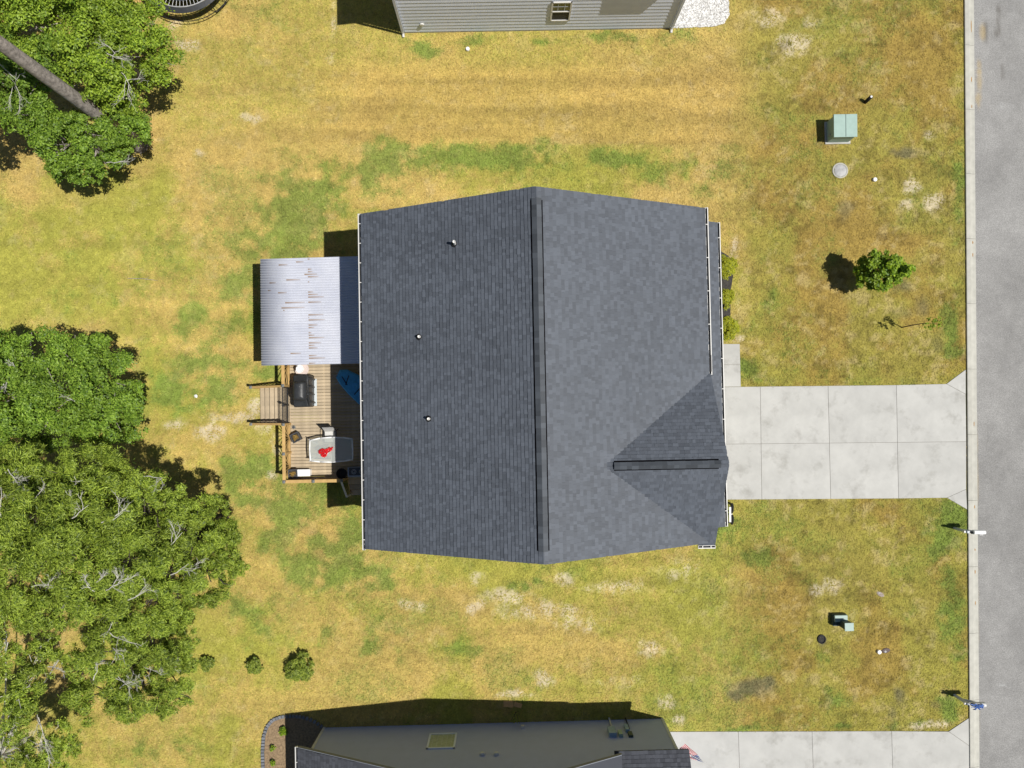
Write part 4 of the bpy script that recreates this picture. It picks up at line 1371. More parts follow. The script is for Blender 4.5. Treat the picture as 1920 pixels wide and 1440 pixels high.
V = np.stack([gx_, gy_, .02 + r_ * .35], 1)[:, None, :] + (oct_[None] * RNG.uniform(.7, 1.2, (n, 6, 1))) * r_[:, None, None]
fo = np.array([(0, 1, 4), (1, 2, 4), (2, 3, 4), (3, 0, 4)])
Fo = (np.arange(n) * 6)[:, None, None] + fo[None]
st_ = np_mesh('gravel', V.reshape(-1, 3), Fo.reshape(-1, 3), M['gravel'], kind='stuff')
tag(st_, 'loose white stones filling the bed beside the grey house', 'gravel')

# ------------------------------------------------------------------ the house at the foot of the picture
A, B = at(608.5, 1364), at(1241, 1347)
SR = math.atan2(B.y - A.y, B.x - A.x)
SW = (B - A).length
SF = Fr(A, SR)
sh_ = thing('neighbour_house', 'single-storey dark grey house cut off by the bottom edge of the picture', 'house', A, SR)
SZ, SD, SOV, SS = 2.52, 12.0, .32, .47
SXE0, SXE1 = -.42, SW + .42
SRX = SW / 2
szr = SZ + (SRX + .42) * SS
w = MB(); w.prism([(0, -SD), (SW, -SD), (SW, 0), (0, 0)], 0, SZ)
w.extrude([Vector((0, 0, SZ - .01)), Vector((SW, 0, SZ - .01)), Vector((SRX, 0, SZ + SRX * SS))], (0, -SD, 0), (0, 0, 0))
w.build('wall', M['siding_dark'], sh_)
for i in range(24):
    z = .1 + i * .2
    h = SS * 0
    xa = .05 if z < SZ else (z - SZ) / SS + .1
    xb_ = SW - .05 if z < 3.2 else SW - (z - SZ) / SS - .1
    if xb_ - xa < .5: break
    q = MB(); q.add([(xa, .016, z), (xb_, .016, z), (xb_, .004, z + .199), (xa, .004, z + .199), (xa, 0, z), (xb_, 0, z)], [(3, 2, 1, 0), (0, 1, 5, 4)])
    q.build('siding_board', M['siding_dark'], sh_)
for x in (0, SW):
    MB().mm(x - .055, x + .055, -.05, .035, .0, SZ + (.1 if x == 0 else .9)).build('corner_trim', M['trim_grey'], sh_)
cz = 3.55
ca = SF.l(1152, 1408, cz); cb = SF.l(1291, 1408, cz)
CX0, CX1, CY = ca.x, cb.x, (ca.y + cb.y) / 2
rs_ = MB()
for s in (0, 1):
    xe_ = SXE0 if s == 0 else CX0 + .25
    ze_ = SZ if s == 0 else SZ + (SXE1 - xe_) * SS
    rs_.add([(xe_, -SD - SOV, ze_ - .1), (xe_, SOV, ze_ - .1), (SRX, SOV, szr - .1), (SRX, -SD - SOV, szr - .1), (xe_, -SD - SOV, ze_ + .03), (xe_, SOV, ze_ + .03), (SRX, SOV, szr + .03), (SRX, -SD - SOV, szr + .03)],
            [(0, 1, 2, 3), (4, 7, 6, 5), (0, 4, 5, 1), (1, 5, 6, 2)] if s else [(0, 3, 2, 1), (4, 5, 6, 7), (0, 1, 5, 4), (1, 2, 6, 5)])
sroof = rs_.build('roof', M['shingle_dark'], sh_)
fa = MB()
for s in (0, 1):
    xe_ = SXE0 if s == 0 else CX0 + .25
    ze_ = SZ if s == 0 else SZ + (SXE1 - xe_) * SS
    fa.add([(xe_, SOV + .004, ze_ - .13), (xe_, SOV + .03, ze_ - .13), (xe_, SOV + .03, ze_ + .035), (xe_, SOV + .004, ze_ + .035), (SRX, SOV + .004, szr - .13), (SRX, SOV + .03, szr - .13), (SRX, SOV + .03, szr + .035), (SRX, SOV + .004, szr + .035)],
           [(0, 1, 2, 3), (4, 7, 6, 5), (0, 4, 5, 1), (1, 5, 6, 2), (2, 6, 7, 3), (3, 7, 4, 0)])
    fa.build('rake_trim', M['trim_dark'], sh_); fa = MB()
# front cross gable whose eave hangs over the wall
CRUN = 3.3
cg = MB()
for s in (0, 1):
    ye = CY if s == 0 else CY - 2 * CRUN
    yr2 = CY - CRUN
    q = [(CX0, ye, cz - .1), (CX1, ye, cz - .1), (CX1, yr2, cz - .1 + CRUN * SS), (CX0, yr2, cz - .1 + CRUN * SS), (CX0, ye, cz), (CX1, ye, cz), (CX1, yr2, cz + CRUN * SS), (CX0, yr2, cz + CRUN * SS)]
    cg.add(q, [(0, 1, 2, 3), (4, 5, 6, 7), (0, 1, 5, 4), (1, 2, 6, 5), (0, 3, 7, 4)])
cg.build('cross_gable', M['shingle_dark'], sroof)
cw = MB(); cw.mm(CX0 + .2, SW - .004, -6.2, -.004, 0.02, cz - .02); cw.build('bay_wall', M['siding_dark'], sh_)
sb = MB()
sb.add(*shingle_plane((SXE0 - .02, SOV, SZ + .035), (0, -1, 0), (SRX - SXE0, 0, szr - SZ), 3.0, 3.0, 12, expo=.15))
sb.add(*shingle_plane((CX0, CY + .02, cz + .004), (1, 0, 0), (0, -CRUN, CRUN * SS), CX1 - CX0 + .02, 2.5, 11, expo=.15, th=.02))
sb.build('shingles', M['shingle_dark'], sroof, kind='stuff')
gutter('gutter', (SXE0 - .03, SOV + .02, SZ), (SXE0 - .03, -SD, SZ), (-1, 0, 0), sh_, hang=1.2)
def sw(px, py):
    lo_, hi_ = 0.0, 8.0
    for _k in range(40):
        mid = (lo_ + hi_) / 2
        if SF.l(px, py, mid).y < .02: lo_ = mid
        else: hi_ = mid
    return SF.l(px, py, lo_).x, lo_
# bilinear: py grows with height here
x0, z0 = sw(803, 1376.5); x1, z1 = sw(856, 1403.5); _, z1 = sw(828, 1404)
x0 = sw(800, 1400)[0]; x1 = sw(853.5, 1400)[0]
wi = MB()
for a in ((x0, x1, z0, z0 + .08), (x0, x1, z1 - .08, z1), (x0, x0 + .08, z0, z1), (x1 - .08, x1, z0, z1)):
    wi.mm(a[0], a[1], .01, .06, a[2], a[3])
win = wi.build('window', mat('cool_white_frame', (.66, .74, .90), .5, .04), sh_)
MB().mm(x0 + .06, x1 - .06, .016, .034, z0 + .06, z1 - .06).build('pane', M['blind'], win)
bl = MB()
for k in range(1, 6):
    x = x0 + (x1 - x0) * k / 6
    bl.mm(x - .006, x + .006, .034, .037, z0 + .06, z1 - .06)
bl.build('blind_slat', M['trim_grey'], win)
for px in (904.5, 930.5):
    xv, zv = sw(px, 1415)
    e = MB(); e.lathe([(.12, 0), (.12, .06), (.08, .10), (.0, .11)], 12); e.v = [(xv + a, .016 + c, zv + b * .9) for a, b, c in e.v]
    e.build('vent_hood', M['trim_grey'], sh_)
xv, zv = sw(980, 1364)
e = MB(); e.box((xv, .06, zv), (.14, .10, .16)); e.build('hose_bib_box', M['white'], sh_)
# meter boxes and conduits
for (xa, ya, xb_, yb, dpt, mk) in ((1138, 1368, 1156, 1381, .22, 'meter'), (1157.5, 1372, 1168, 1381, .16, 'trans_green'), (1169, 1361, 1180, 1372, .16, 'meter'), (1176, 1373, 1187, 1381, .12, 'ped_dark')):
    p0, p1 = sw(xa, ya), sw(xb_, yb)
    MB().mm(p0[0], p1[0], .0, dpt, min(p0[1], p1[1]) + .1, max(p0[1], p1[1]) + .08).build('meter_box', M[mk], sh_, bevel=.01)
for a, b, r in (((1141.5, 1348), (1148, 1368), .045), ((1175, 1349), (1179, 1366), .03)):
    p0, p1 = sw(*a), sw(*b)
    MB().tube([(p1[0], .07, 0), (p1[0], .07, p1[1] + .1)], r, 8).build('conduit', M['trim_grey' if r > .04 else 'black'], sh_)

# stars-and-stripes flag on a short pole by the garage
fz = 2.7
fp0, fp1 = at(1270, 1402, 2.3), at(1323, 1430.5, fz)
flag = thing('flag', 'red, white and blue striped flag over the concrete drive', 'flag', fp0, 0)
pl = MB(); pl.tube([(0, 0, 0), fp1 - fp0], [.014, .012], 8); pl.build('flag_pole', M['white'], flag)
fm_ = bpy.data.materials.new('flag_cloth'); fm_.use_nodes = True
nt = fm_.node_tree
uv = nt.nodes.new('ShaderNodeUVMap'); sp = nt.nodes.new('ShaderNodeSeparateXYZ')
nt.links.new(uv.outputs[0], sp.inputs[0])
st1 = math_n('MODULO', math_n('FLOOR', math_n('MULTIPLY', sp.outputs[1], 13)), 2)
can = math_n('MULTIPLY', math_n('LESS_THAN', sp.outputs[0], .4), math_n('GREATER_THAN', sp.outputs[1], 6 / 13))
fx1 = math_n('SUBTRACT', math_n('FRACT', math_n('MULTIPLY', sp.outputs[0], 15)), .5)
fy1 = math_n('SUBTRACT', math_n('FRACT', math_n('MULTIPLY', sp.outputs[1], 10)), .5)
star = math_n('LESS_THAN', math_n('ADD', math_n('MULTIPLY', fx1, fx1), math_n('MULTIPLY', fy1, fy1)), .06)
m1 = nt.nodes.new('ShaderNodeMix'); m1.data_type = 'RGBA'; m1.inputs['A'].default_value = (.50, .02, .035, 1); m1.inputs['B'].default_value = (.75, .72, .70, 1)
nt.links.new(st1, m1.inputs['Factor'])
m2 = nt.nodes.new('ShaderNodeMix'); m2.data_type = 'RGBA'; m2.inputs['A'].default_value = (.03, .055, .20, 1); m2.inputs['B'].default_value = (.75, .75, .75, 1)
nt.links.new(star, m2.inputs['Factor'])
m3 = nt.nodes.new('ShaderNodeMix'); m3.data_type = 'RGBA'
nt.links.new(can, m3.inputs['Factor']); nt.links.new(m1.outputs['Result'], m3.inputs['A']); nt.links.new(m2.outputs['Result'], m3.inputs['B'])
bs = nt.nodes['Principled BSDF']; bs.inputs['Roughness'].default_value = .85
nt.links.new(m3.outputs['Result'], bs.inputs['Base Color'])
me = bpy.data.meshes.new('cloth')
h1, h0_ = at(1321.5, 1430, 2.65) - fp0, at(1297, 1423.5, 2.5) - fp0     # hoist: pole tip (canton end) and inner end
f1, f0 = at(1282, 1392, 2.25) - fp0, at(1272, 1407.5, 2.2) - fp0         # the two fly corners
nu, nv = 24, 14
vs, uvs = [], []
for j in range(nv + 1):
    for i in range(nu + 1):
        u_, v_ = i / nu, j / nv
        p = h0_.lerp(h1, v_).lerp(f0.lerp(f1, v_), u_)
        p += Vector((.035 * math.sin(u_ * 11 + v_ * 4), .035 * math.cos(u_ * 8 + v_ * 2), .05 * math.sin(u_ * 9 + v_ * 5))) * min(1, u_ * 3)
        vs.append(p); uvs.append((u_, v_))
fs = [(j * (nu + 1) + i, j * (nu + 1) + i + 1, (j + 1) * (nu + 1) + i + 1, (j + 1) * (nu + 1) + i) for j in range(nv) for i in range(nu)]
me.from_pydata([tuple(p) for p in vs], [], fs)
ul = me.uv_layers.new(name='UVMap')
for l in me.loops: ul.data[l.index].uv = uvs[l.vertex_index]
me.materials.append(fm_)
o = bpy.data.objects.new('cloth', me); COL.objects.link(o); o.parent = flag

# curved edging and planted bed at that house's back corner
ed = [(495, 1470), (494, 1440), (493, 1410), (495, 1380), (501, 1362), (512, 1349), (528, 1343), (548, 1341.5), (566, 1343), (580, 1347), (594, 1354), (606, 1363)]
bedp = [at(*p) for p in ed] + [at(608, 1364), at(592, 1395), at(590, 1470)]
bedm = attr_mat('bed_soil', scales=((6, .25), (30, .35)))
def colsheet(name, poly, z, c, m_):
    o = MB().prism([(p.x, p.y) for p in poly], .002, z).build(name, m_)
    return o
bd = tag(colsheet('planting_bed', bedp, .012, None, mat('straw_mulch', (.24, .17, .10), .95, .4, 12, .6, 40)), kind='structure')
e0 = at(*ed[5])
eg = thing('bed_edging', 'curved slate edging round the bed at the bottom house', 'edging', at(*ed[4]))
pts = [at(*p) - at(*ed[4]) for p in ed]
fine = []
for i in range(len(pts) - 1):
    n_ = max(2, int((pts[i + 1] - pts[i]).length / .13))
    for k in range(n_):
        fine.append(pts[i].lerp(pts[i + 1], k / n_))
fine.append(pts[-1])
for off, nm in ((0.0, 'edging_block'),):
    pass
b0 = None
for i in range(0, len(fine) - 1):
    a, b = fine[i], fine[i + 1]
    d = b - a
    c = (a + b) / 2
    if b0 is None:
        b0 = MB().box((0, 0, .05), (.118, .145, .10)).build('edging_block', obj_random(M['edging'], .18), eg, bevel=.012); o = b0
    else:
        o = dup(b0, 'edging_block', eg)
    o.location = (c.x, c.y, 0); o.rotation_euler = (0, 0, math.atan2(d.y, d.x))

# ------------------------------------------------------------------ foliage
def leaf_cloud(cl, L, W, flat=0.55, jitter=.35):
    """cl: list of (centre, radius, count); returns quads spread through the upper shells"""
    Vs = []
    for c, r, n in cl:
        d = RNG.normal(size=(n, 3)); d /= np.linalg.norm(d, axis=1)[:, None]
        d[:, 2] = np.where(d[:, 2] < -.25, -d[:, 2], d[:, 2])
        rad = r * RNG.uniform(.35, 1.0, n) ** .5 * (1 + jitter * (RNG.random(n) - .5))
        rad = np.where(RNG.random(n) < .28, rad * RNG.uniform(1.05, 1.75, n), rad)
        p = np.array(c) + d * rad[:, None] * np.array((1, 1, .75))
        nn = d * .6 + np.array((0, 0, flat)) + RNG.normal(size=(n, 3)) * .38
        nn /= np.linalg.norm(nn, axis=1)[:, None]
        t = np.cross(nn, RNG.normal(size=(n, 3))); t /= np.linalg.norm(t, axis=1)[:, None]
        b = np.cross(nn, t)
        l = L * RNG.uniform(.6, 1.25, n)[:, None]; w_ = W * RNG.uniform(.7, 1.2, n)[:, None]
        q = np.stack([p - t * l / 2, p + b * w_ / 2 - t * l * .05, p + t * l / 2 - nn * l * .12, p - b * w_ / 2 - t * l * .05], 1)
        Vs.append(q)
    V = np.concatenate(Vs).reshape(-1, 3)
    return V, np.arange(len(V)).reshape(-1, 4)

def sub_clumps(lobes, per=11, k=.36, dens=1.0, seed=1):
    rnd = random.Random(seed)
    out = []
    for c, r in lobes:
        for i in range(per):
            while True:
                d = Vector((rnd.gauss(0, 1), rnd.gauss(0, 1), rnd.gauss(0, 1))).normalized()
                if d.z > -.2: break
            rr = r * rnd.uniform(.55, .92)
            s = r * k * rnd.uniform(.65, 1.25)
            out.append((Vector(c) + Vector((d.x * rr, d.y * rr, d.z * rr * .85 + rnd.uniform(-.5, .3) * r)), s, int(dens * 1500 * s * s)))
    return out

def dead_twig(mb, p, d, L, r, depth, rnd):
    q = p + d * L * .5 + Vector((rnd.uniform(-.08, .08), rnd.uniform(-.08, .08), rnd.uniform(-.04, .06))) * L
    e = p + d * L
    mb.tube([p, p.lerp(q, .5) + Vector((rnd.uniform(-.04, .04), rnd.uniform(-.04, .04), 0)) * L, q, e], [r, r * .88, r * .72, r * .4], 5)
    if depth > 0:
        for k in range(rnd.choice((2, 3, 4))):
            b = p.lerp(e, rnd.uniform(.35, .95))
            nd = (d + Vector((rnd.uniform(-.8, .8), rnd.uniform(-.8, .8), rnd.uniform(-.15, .35)))).normalized()
            dead_twig(mb, b, nd, L * rnd.uniform(.4, .65), r * .55, depth - 1, rnd)

def tree(name, label, lobes_px, leaf, L, W, bark, seed, base=None, dens=1.0, per=11, twigs=0, trunk_r=.2, cat='tree', group=None, twig_px=None, z_trunk=None, flat=.55, k=.36):
    if k == .36:
        if leaf == 'leaf_c': per, k, L, W, dens = int(per * 2.3), .20, L * .80, W * .70, dens * 1.55
        else: per, k, L, W, dens = int(per * 2.3), .235, L * .74, W * .74, dens * 1.5
    rnd = random.Random(seed)
    lobes = [(at(px, py, z), r * 1.1) for px, py, z, r in lobes_px]
    if base is None:
        mx_ = sum((c for c, r in lobes), Vector()) / len(lobes)
        base = Vector((mx_.x, mx_.y, 0))
    else:
        base = at(*base)
    t = thing(name, label, cat, base, 0, group)
    lb_ = [(c - base, r) for c, r in lobes]
    zt = z_trunk or min(c.z for c, r in lb_) * .45
    tk = MB()
    fork = Vector((rnd.uniform(-.15, .15), rnd.uniform(-.15, .15), zt))
    tk.tube([(0, 0, -.05), (0, 0, .25), fork * .5, fork], [trunk_r * 1.5, trunk_r * 1.1, trunk_r * .95, trunk_r * .85], 9)
    for c, r in lb_:
        m_ = fork.lerp(c, .5) + Vector((rnd.uniform(-.3, .3), rnd.uniform(-.3, .3), rnd.uniform(.0, .5)))
        tip = c + Vector((0, 0, r * .2))
        r0 = trunk_r * rnd.uniform(.35, .55)
        tk.tube([fork - Vector((0, 0, .1)), m_, tip], [r0, r0 * .65, r0 * .25], 6)
        for q in range(4):
            d = Vector((rnd.gauss(0, 1), rnd.gauss(0, 1), rnd.uniform(0, .8))).normalized()
            tk.tube([m_.lerp(tip, rnd.uniform(.4, .9)), c + d * r * .45, c + d * r * .8], [r0 * .3, r0 * .2, r0 * .1], 5)
    tk.build('trunk', M[bark], t)
    V, Fq_ = leaf_cloud(sub_clumps(lb_, per, k, dens, seed), L, W, flat)
    np_mesh('crown', V, Fq_, M[leaf], t, kind=None)
    if twigs or twig_px:
        tw = MB()
        for i in range(twigs):
            c, r = rnd.choice(lb_)
            a = rnd.uniform(0, 6.28)
            d = Vector((math.cos(a), math.sin(a), rnd.uniform(.0, .35))).normalized()
            dead_twig(tw, c + Vector((rnd.uniform(-.5, .5) * r, rnd.uniform(-.5, .5) * r, r * .66)), d, rnd.uniform(.5, 1.1), .026, 2, rnd)
        for (xa, ya, xb_, yb, z) in (twig_px or []):
            p, q = at(xa, ya, z - .3) - base, at(xb_, yb, z + .05) - base
            dead_twig(tw, p, (q - p).normalized(), (q - p).length * 1.05, .019, 3, rnd)
        tw.build('bare_branches', M['palebark'], t, kind='stuff')
    return t

# upper-left group
tree('broadleaf_tree', 'yellow-green leafy tree below the trampoline at the top left', [(250, 55, 4.6, 1.35), (288, 112, 3.9, 1.1), (205, 105, 5.2, 1.35), (120, 40, 5.6, 1.7), (40, 30, 5.6, 1.7), (185, 8, 5.0, 1.3), (235, 165, 3.8, 1.05), (165, 150, 4.6, .95), (60, -50, 5.5, 1.7), (150, -50, 5.2, 1.4)],
     'leaf_a', .17, .085, 'bark', 21, base=(330 - 60, 150), dens=1.0, twig_px=[(38, 3, 72, 20, 6.2), (200, 100, 235, 112, 6.0), (215, 120, 245, 165, 5.6), (190, 80, 215, 100, 6.2)])
tree('broadleaf_tree', 'rounded mid-green tree at the foot of the pine trunk', [(95, 235, 4.2, 1.15), (165, 252, 3.2, 1.0), (228, 226, 2.9, .95), (125, 285, 3.6, .95), (190, 292, 3.3, .85), (160, 318, 2.9, .6), (245, 240, 3.2, .75), (60, 215, 4.2, .8), (225, 285, 2.8, .6), (115, 320, 2.6, .5)],
     'leaf_b', .16, .085, 'bark', 22, base=(205, 285), dens=1.15, twig_px=[(200, 305, 232, 302, 3.9)])
tree('broadleaf_tree', 'leafy tree against the left edge above the pine shadow', [(8, 185, 4.6, .95), (-30, 215, 4.6, 1.1), (40, 125, 5.2, 1.15), (75, 150, 5.0, .8), (-30, 130, 5.6, 1.4), (95, 105, 5.2, .8)],
     'leaf_b', .17, .085, 'bark', 23, base=(140, 250), dens=1.0, twig_px=[(5, 125, 32, 150, 6.2), (8, 140, 40, 185, 5.6)])
# tall pine: only its trunk leans across the picture's corner
pb0 = at(262, 272)
pine = thing('pine_tree', 'tall pine whose bare trunk crosses the top left corner', 'tree', pb0)
ptop = at(0, 81, 8.7) - pb0
dirp = ptop / 8.7
pk = MB()
pk.tube([dirp * z + Vector((0, 0, -.05 if z == 0 else 0)) for z in (0, .4, 2, 4, 6, 8.7, 12, 16, 19)], [.42, .33, .295, .275, .255, .23, .19, .12, .04], 14)
bo_ = pk.build('trunk', M['bark'], pine, smooth=True)
cl = []
rndp = random.Random(3)
for i in range(46):
    z = rndp.uniform(14.0, 19.5); a = rndp.uniform(0, 6.28); r = (20.5 - z) * .42 * rndp.uniform(.3, 1)
    cl.append((dirp * z + Vector((math.cos(a) * r, math.sin(a) * r, 0)), .5, 160))
V, Fq_ = leaf_cloud(cl, .3, .03)
np_mesh('crown', V, Fq_, M['needle'], pine)
# dead brush at its foot
br = thing('brush_pile', 'grey dead brush at the foot of the pine', 'brush', at(268, 277))
tw = MB()
for i in range(46):
    a = random.uniform(0, 6.28); r = random.uniform(0, .28)
    p = Vector((math.cos(a) * r, math.sin(a) * r, random.uniform(.0, .2)))
    q = p + Vector((random.uniform(-.4, .4), random.uniform(-.4, .4), random.uniform(.05, .3)))
    tw.tube([p, (p + q) / 2 + Vector((0, 0, .06)), q], [.016, .013, .006], 5)
tw.build('twigs', M['bark'], br, kind='stuff')

# left-hand trees
tree('broadleaf_tree', 'bright green broad-leaved tree at the left edge, north of the feathery oaks', [(55, 675, 5.0, 1.25), (140, 675, 5.0, 1.15), (198, 712, 4.7, 1.1), (35, 745, 5.6, 1.5), (115, 745, 5.6, 1.4), (210, 775, 4.8, 1.1), (85, 800, 3.6, 1.0), (170, 800, 3.4, .9), (5, 655, 4.6, .9), (240, 745, 4.2, .7), (5, 795, 3.8, 1.0), (240, 800, 2.8, .6), (165, 655, 4.4, .7), (-60, 730, 5.4, 1.5)],
     'leaf_b', .15, .08, 'bark', 31, dens=1.25, twig_px=[(30, 700, 5, 722, 6.3), (28, 690, 24, 680, 6.3), (140, 752, 125, 745, 6.4)])
tree('oak_tree', 'feathery olive-green oak whose shadow reaches towards the deck', [(230, 900, 5.8, 1.2), (262, 955, 5.4, 1.1), (180, 955, 6.8, 1.4), (300, 1010, 5.4, 1.25), (365, 1000, 4.9, 1.1), (415, 1035, 4.2, .9), (400, 1088, 4.2, 1.0), (320, 1075, 5.6, 1.25), (240, 1050, 6.6, 1.4), (430, 1068, 3.8, .7), (275, 1135, 5.2, 1.1), (335, 1140, 4.4, .9), (150, 895, 6.4, 1.2), (385, 960, 4.4, .75), (330, 950, 4.8, .8), (425, 1005, 3.9, .65)],
     'leaf_c', .20, .045, 'darkbark', 32, dens=1.75, per=12, twig_px=[(135, 972, 165, 948, 8.0), (115, 955, 140, 944, 8.0), (190, 980, 228, 962, 7.8), (270, 893, 304, 896, 6.4), (305, 1035, 340, 1000, 6.4), (345, 1080, 370, 1055, 5.6), (320, 1078, 352, 1058, 6.4), (345, 1085, 365, 1070, 5.4), (130, 918, 145, 905, 7.6), (240, 1125, 278, 1105, 7.4)])
tree('oak_tree', 'feathery olive-green oak in the middle of the left edge', [(60, 895, 6.4, 1.3), (80, 990, 7.4, 1.5), (0, 960, 7.2, 1.6), (130, 1040, 7.6, 1.5), (40, 1070, 7.4, 1.5), (180, 1090, 7.0, 1.35), (105, 1125, 7.0, 1.2), (-20, 1130, 7.0, 1.3), (140, 960, 7.2, 1.2), (225, 1130, 6.2, 1.0), (-50, 1040, 7.6, 1.6), (20, 900, 6.6, 1.2)],
     'leaf_c', .20, .045, 'darkbark', 33, dens=1.7, per=12, twig_px=[(2, 970, 3, 930, 8.2), (35, 955, 40, 925, 8.2), (65, 935, 80, 918, 7.8), (10, 885, 30, 905, 7.6), (180, 1110, 160, 1090, 8.0), (195, 1108, 235, 1090, 8.0), (175, 1095, 195, 1080, 8.0), (210, 1100, 222, 1082, 8.0), (60, 1100, 100, 1098, 8.2), (110, 1132, 138, 1122, 7.8), (15, 880, 32, 905, 7.8)])
tree('oak_tree', 'sparse feathery oak with bare pale limbs at the lower left', [(215, 1215, 5.6, 1.15), (298, 1210, 4.8, 1.15), (330, 1260, 4.2, .95), (258, 1290, 4.8, 1.1), (180, 1300, 4.9, 1.0), (340, 1205, 4.2, .75), (310, 1305, 3.9, .8), (160, 1240, 5.4, .7), (240, 1330, 4.2, .6), (345, 1300, 3.5, .5), (205, 1165, 5.4, .9)],
     'leaf_c', .19, .045, 'darkbark', 34, base=(290, 1225), dens=1.6, per=11, twig_px=[(175, 1275, 182, 1240, 6.0), (182, 1245, 190, 1235, 6.0), (200, 1255, 240, 1280, 5.8), (212, 1215, 230, 1228, 6.4), (205, 1185, 245, 1205, 6.6), (270, 1250, 290, 1258, 5.4), (225, 1290, 250, 1275, 5.6), (310, 1252, 330, 1250, 4.8), (195, 1205, 205, 1180, 6.4)])
tree('oak_tree', 'thin feathery oak with gaps of orange ground in the bottom left corner', [(20, 1180, 6.4, .95), (75, 1235, 5.6, .8), (30, 1290, 5.6, .95), (15, 1350, 5.4, .9), (85, 1205, 5.8, .5), (60, 1410, 4.6, .8), (110, 1375, 4.2, .65), (140, 1395, 3.9, .5), (45, 1330, 5.0, .7), (0, 1420, 5.2, 1.0), (95, 1430, 4.2, .7), (-30, 1250, 6.2, 1.1), (120, 1225, 5.2, .45), (60, 1450, 4.6, .9)],
     'leaf_c', .19, .045, 'palebark', 35, base=(50, 1385), dens=1.35, per=10, trunk_r=.11, twig_px=[(72, 1345, 88, 1395, 5.2), (85, 1385, 100, 1400, 5.0), (70, 1340, 75, 1360, 5.0), (90, 1250, 115, 1255, 6.2), (80, 1400, 95, 1430, 4.9), (45, 1385, 70, 1395, 5.0)])

# lawn tree and sapling
tree('lawn_tree', 'small bushy bright green tree standing alone on the front lawn', [(1645, 500, 1.9, .50), (1670, 500, 2.2, .46), (1625, 520, 1.3, .42), (1655, 524, 1.6, .42), (1690, 506, 2.5, .30), (1640, 484, 1.9, .32), (1656, 478, 2.1, .24), (1708, 503, 2.9, .15), (1620, 500, 1.3, .36), (1682, 522, 1.9, .22), (1635, 534, 1.2, .26), (1662, 534, 1.5, .22), (1700, 512, 2.5, .16), (1678, 486, 2.2, .2)],
     'leaf_lawn', .12, .08, 'bark', 41, base=(1608, 521), dens=2.3, per=18, trunk_r=.05, z_trunk=.6, k=.31, flat=.8)
sb_ = at(1690, 614)
sap = thing('sapling', 'thin leaning sapling with a few pale leaves near the kerb', 'sapling', sb_)
tipw = at(1757, 606, 2.2) - sb_
tk = MB(); tk.tube([(0, 0, -.02), tipw * .3 + Vector((.03, .05, 0)), tipw * .65 + Vector((.02, .07, 0)), tipw], [.026, .022, .016, .008], 7); tk.build('trunk', M['darkbark'], sap, smooth=True)
cl = [(tipw + Vector((random.uniform(-.35, .25), random.uniform(-.2, .22), random.uniform(-.4, .1))), .10, 11) for _ in range(12)]
V, Fq_ = leaf_cloud(cl, .11, .06)
np_mesh('crown', V, Fq_, M['leaf_lawn'], sap)

def shrub(label, px, py, r, hgt, leaf, seed, L=.06, W=.045, dens=8, group=None, cat='shrub'):
    c = at(px, py, hgt * .6)
    t = thing('shrub', label, cat, (c.x, c.y, 0), random.uniform(0, 6), group)
    rnd = random.Random(seed)
    st = MB()
    for i in range(7):
        a = rnd.uniform(0, 6.28)
        st.tube([(0, 0, -.02), (math.cos(a) * r * .4, math.sin(a) * r * .4, hgt * .5), (math.cos(a) * r * .7, math.sin(a) * r * .7, hgt * .8)], [.02, .014, .006], 5)
    st.build('stem', M['darkbark'], t)
    cl = []
    for i in range(84):
        a, q = rnd.uniform(0, 6.28), math.sqrt(rnd.random())
        rag_ = .72 + .38 * rnd.random() + .12 * math.sin(3 * a + seed)
        rr2 = r * q * .86 * rag_
        z = hgt * (.3 + .55 * math.sqrt(max(0, 1 - q * q))) * rnd.uniform(.75, 1.12)
        cs = r * rnd.uniform(.12, .21)
        cl.append((Vector((math.cos(a) * rr2, math.sin(a) * rr2, z)), cs, int(dens * 1500 * cs * cs)))
    V, Fq_ = leaf_cloud(cl, L, W, 1.0)
    np_mesh('foliage', V, Fq_, M[leaf], t)
    return t
G1 = 'golden shrubs in the front bed'
shrub('golden clipped shrub in the front bed, northernmost of three', 1361, 499, .56, .75, 'leaf_box', 1, group=G1)
shrub('smallest golden shrub, in the middle of the front bed', 1361, 558.5, .45, .65, 'leaf_box', 2, group=G1)
shrub('golden clipped shrub nearest the front walk', 1364, 615, .58, .75, 'leaf_box', 3, group=G1)
G2 = 'small dark shrubs in the back lawn'
shrub('small dark shrub next to the oak crown', 387, 1246, .36, .5, 'leaf_dark', 4, .09, .04, 3.2, G2)
shrub('small dark shrub in the lawn between two others', 477, 1249, .42, .6, 'leaf_dark', 5, .09, .04, 3.2, G2)
shrub('largest dark shrub of the row in the back lawn, nearest the bottom house', 560, 1254, .66, .9, 'leaf_dark', 6, .11, .045, 2.6, G2)
for i, (px, py, r, lb_) in enumerate(((531, 1372, .22, 'bright green leafy plant at the top of the edged bed'), (510, 1404, .13, 'small green plant midway down the edged bed'), (511, 1431, .14, 'small green plant at the bottom of the edged bed'))):
    shrub(lb_, px, py, r, .3, 'leaf_lawn', 10 + i, .09, .05, 2.2, 'plants in the edged bed', 'plant')
dsb = shrub('dead brown shrub against the shaded wall of the bottom house', 968, 1345, .35, .9, 'leaf_dark', 19, .06, .02, .6)

# front bed
fb = [at(1325, 468), at(1350, 470), at(1366, 480), at(1374, 500), at(1375, 512), at(1370, 545), at(1369, 600), at(1372, 636), at(1330, 640)]
mb_ = tag(MB().prism([(p.x, p.y) for p in fb], .002, .03).build('mulch_bed', M['mulch']), kind='structure')

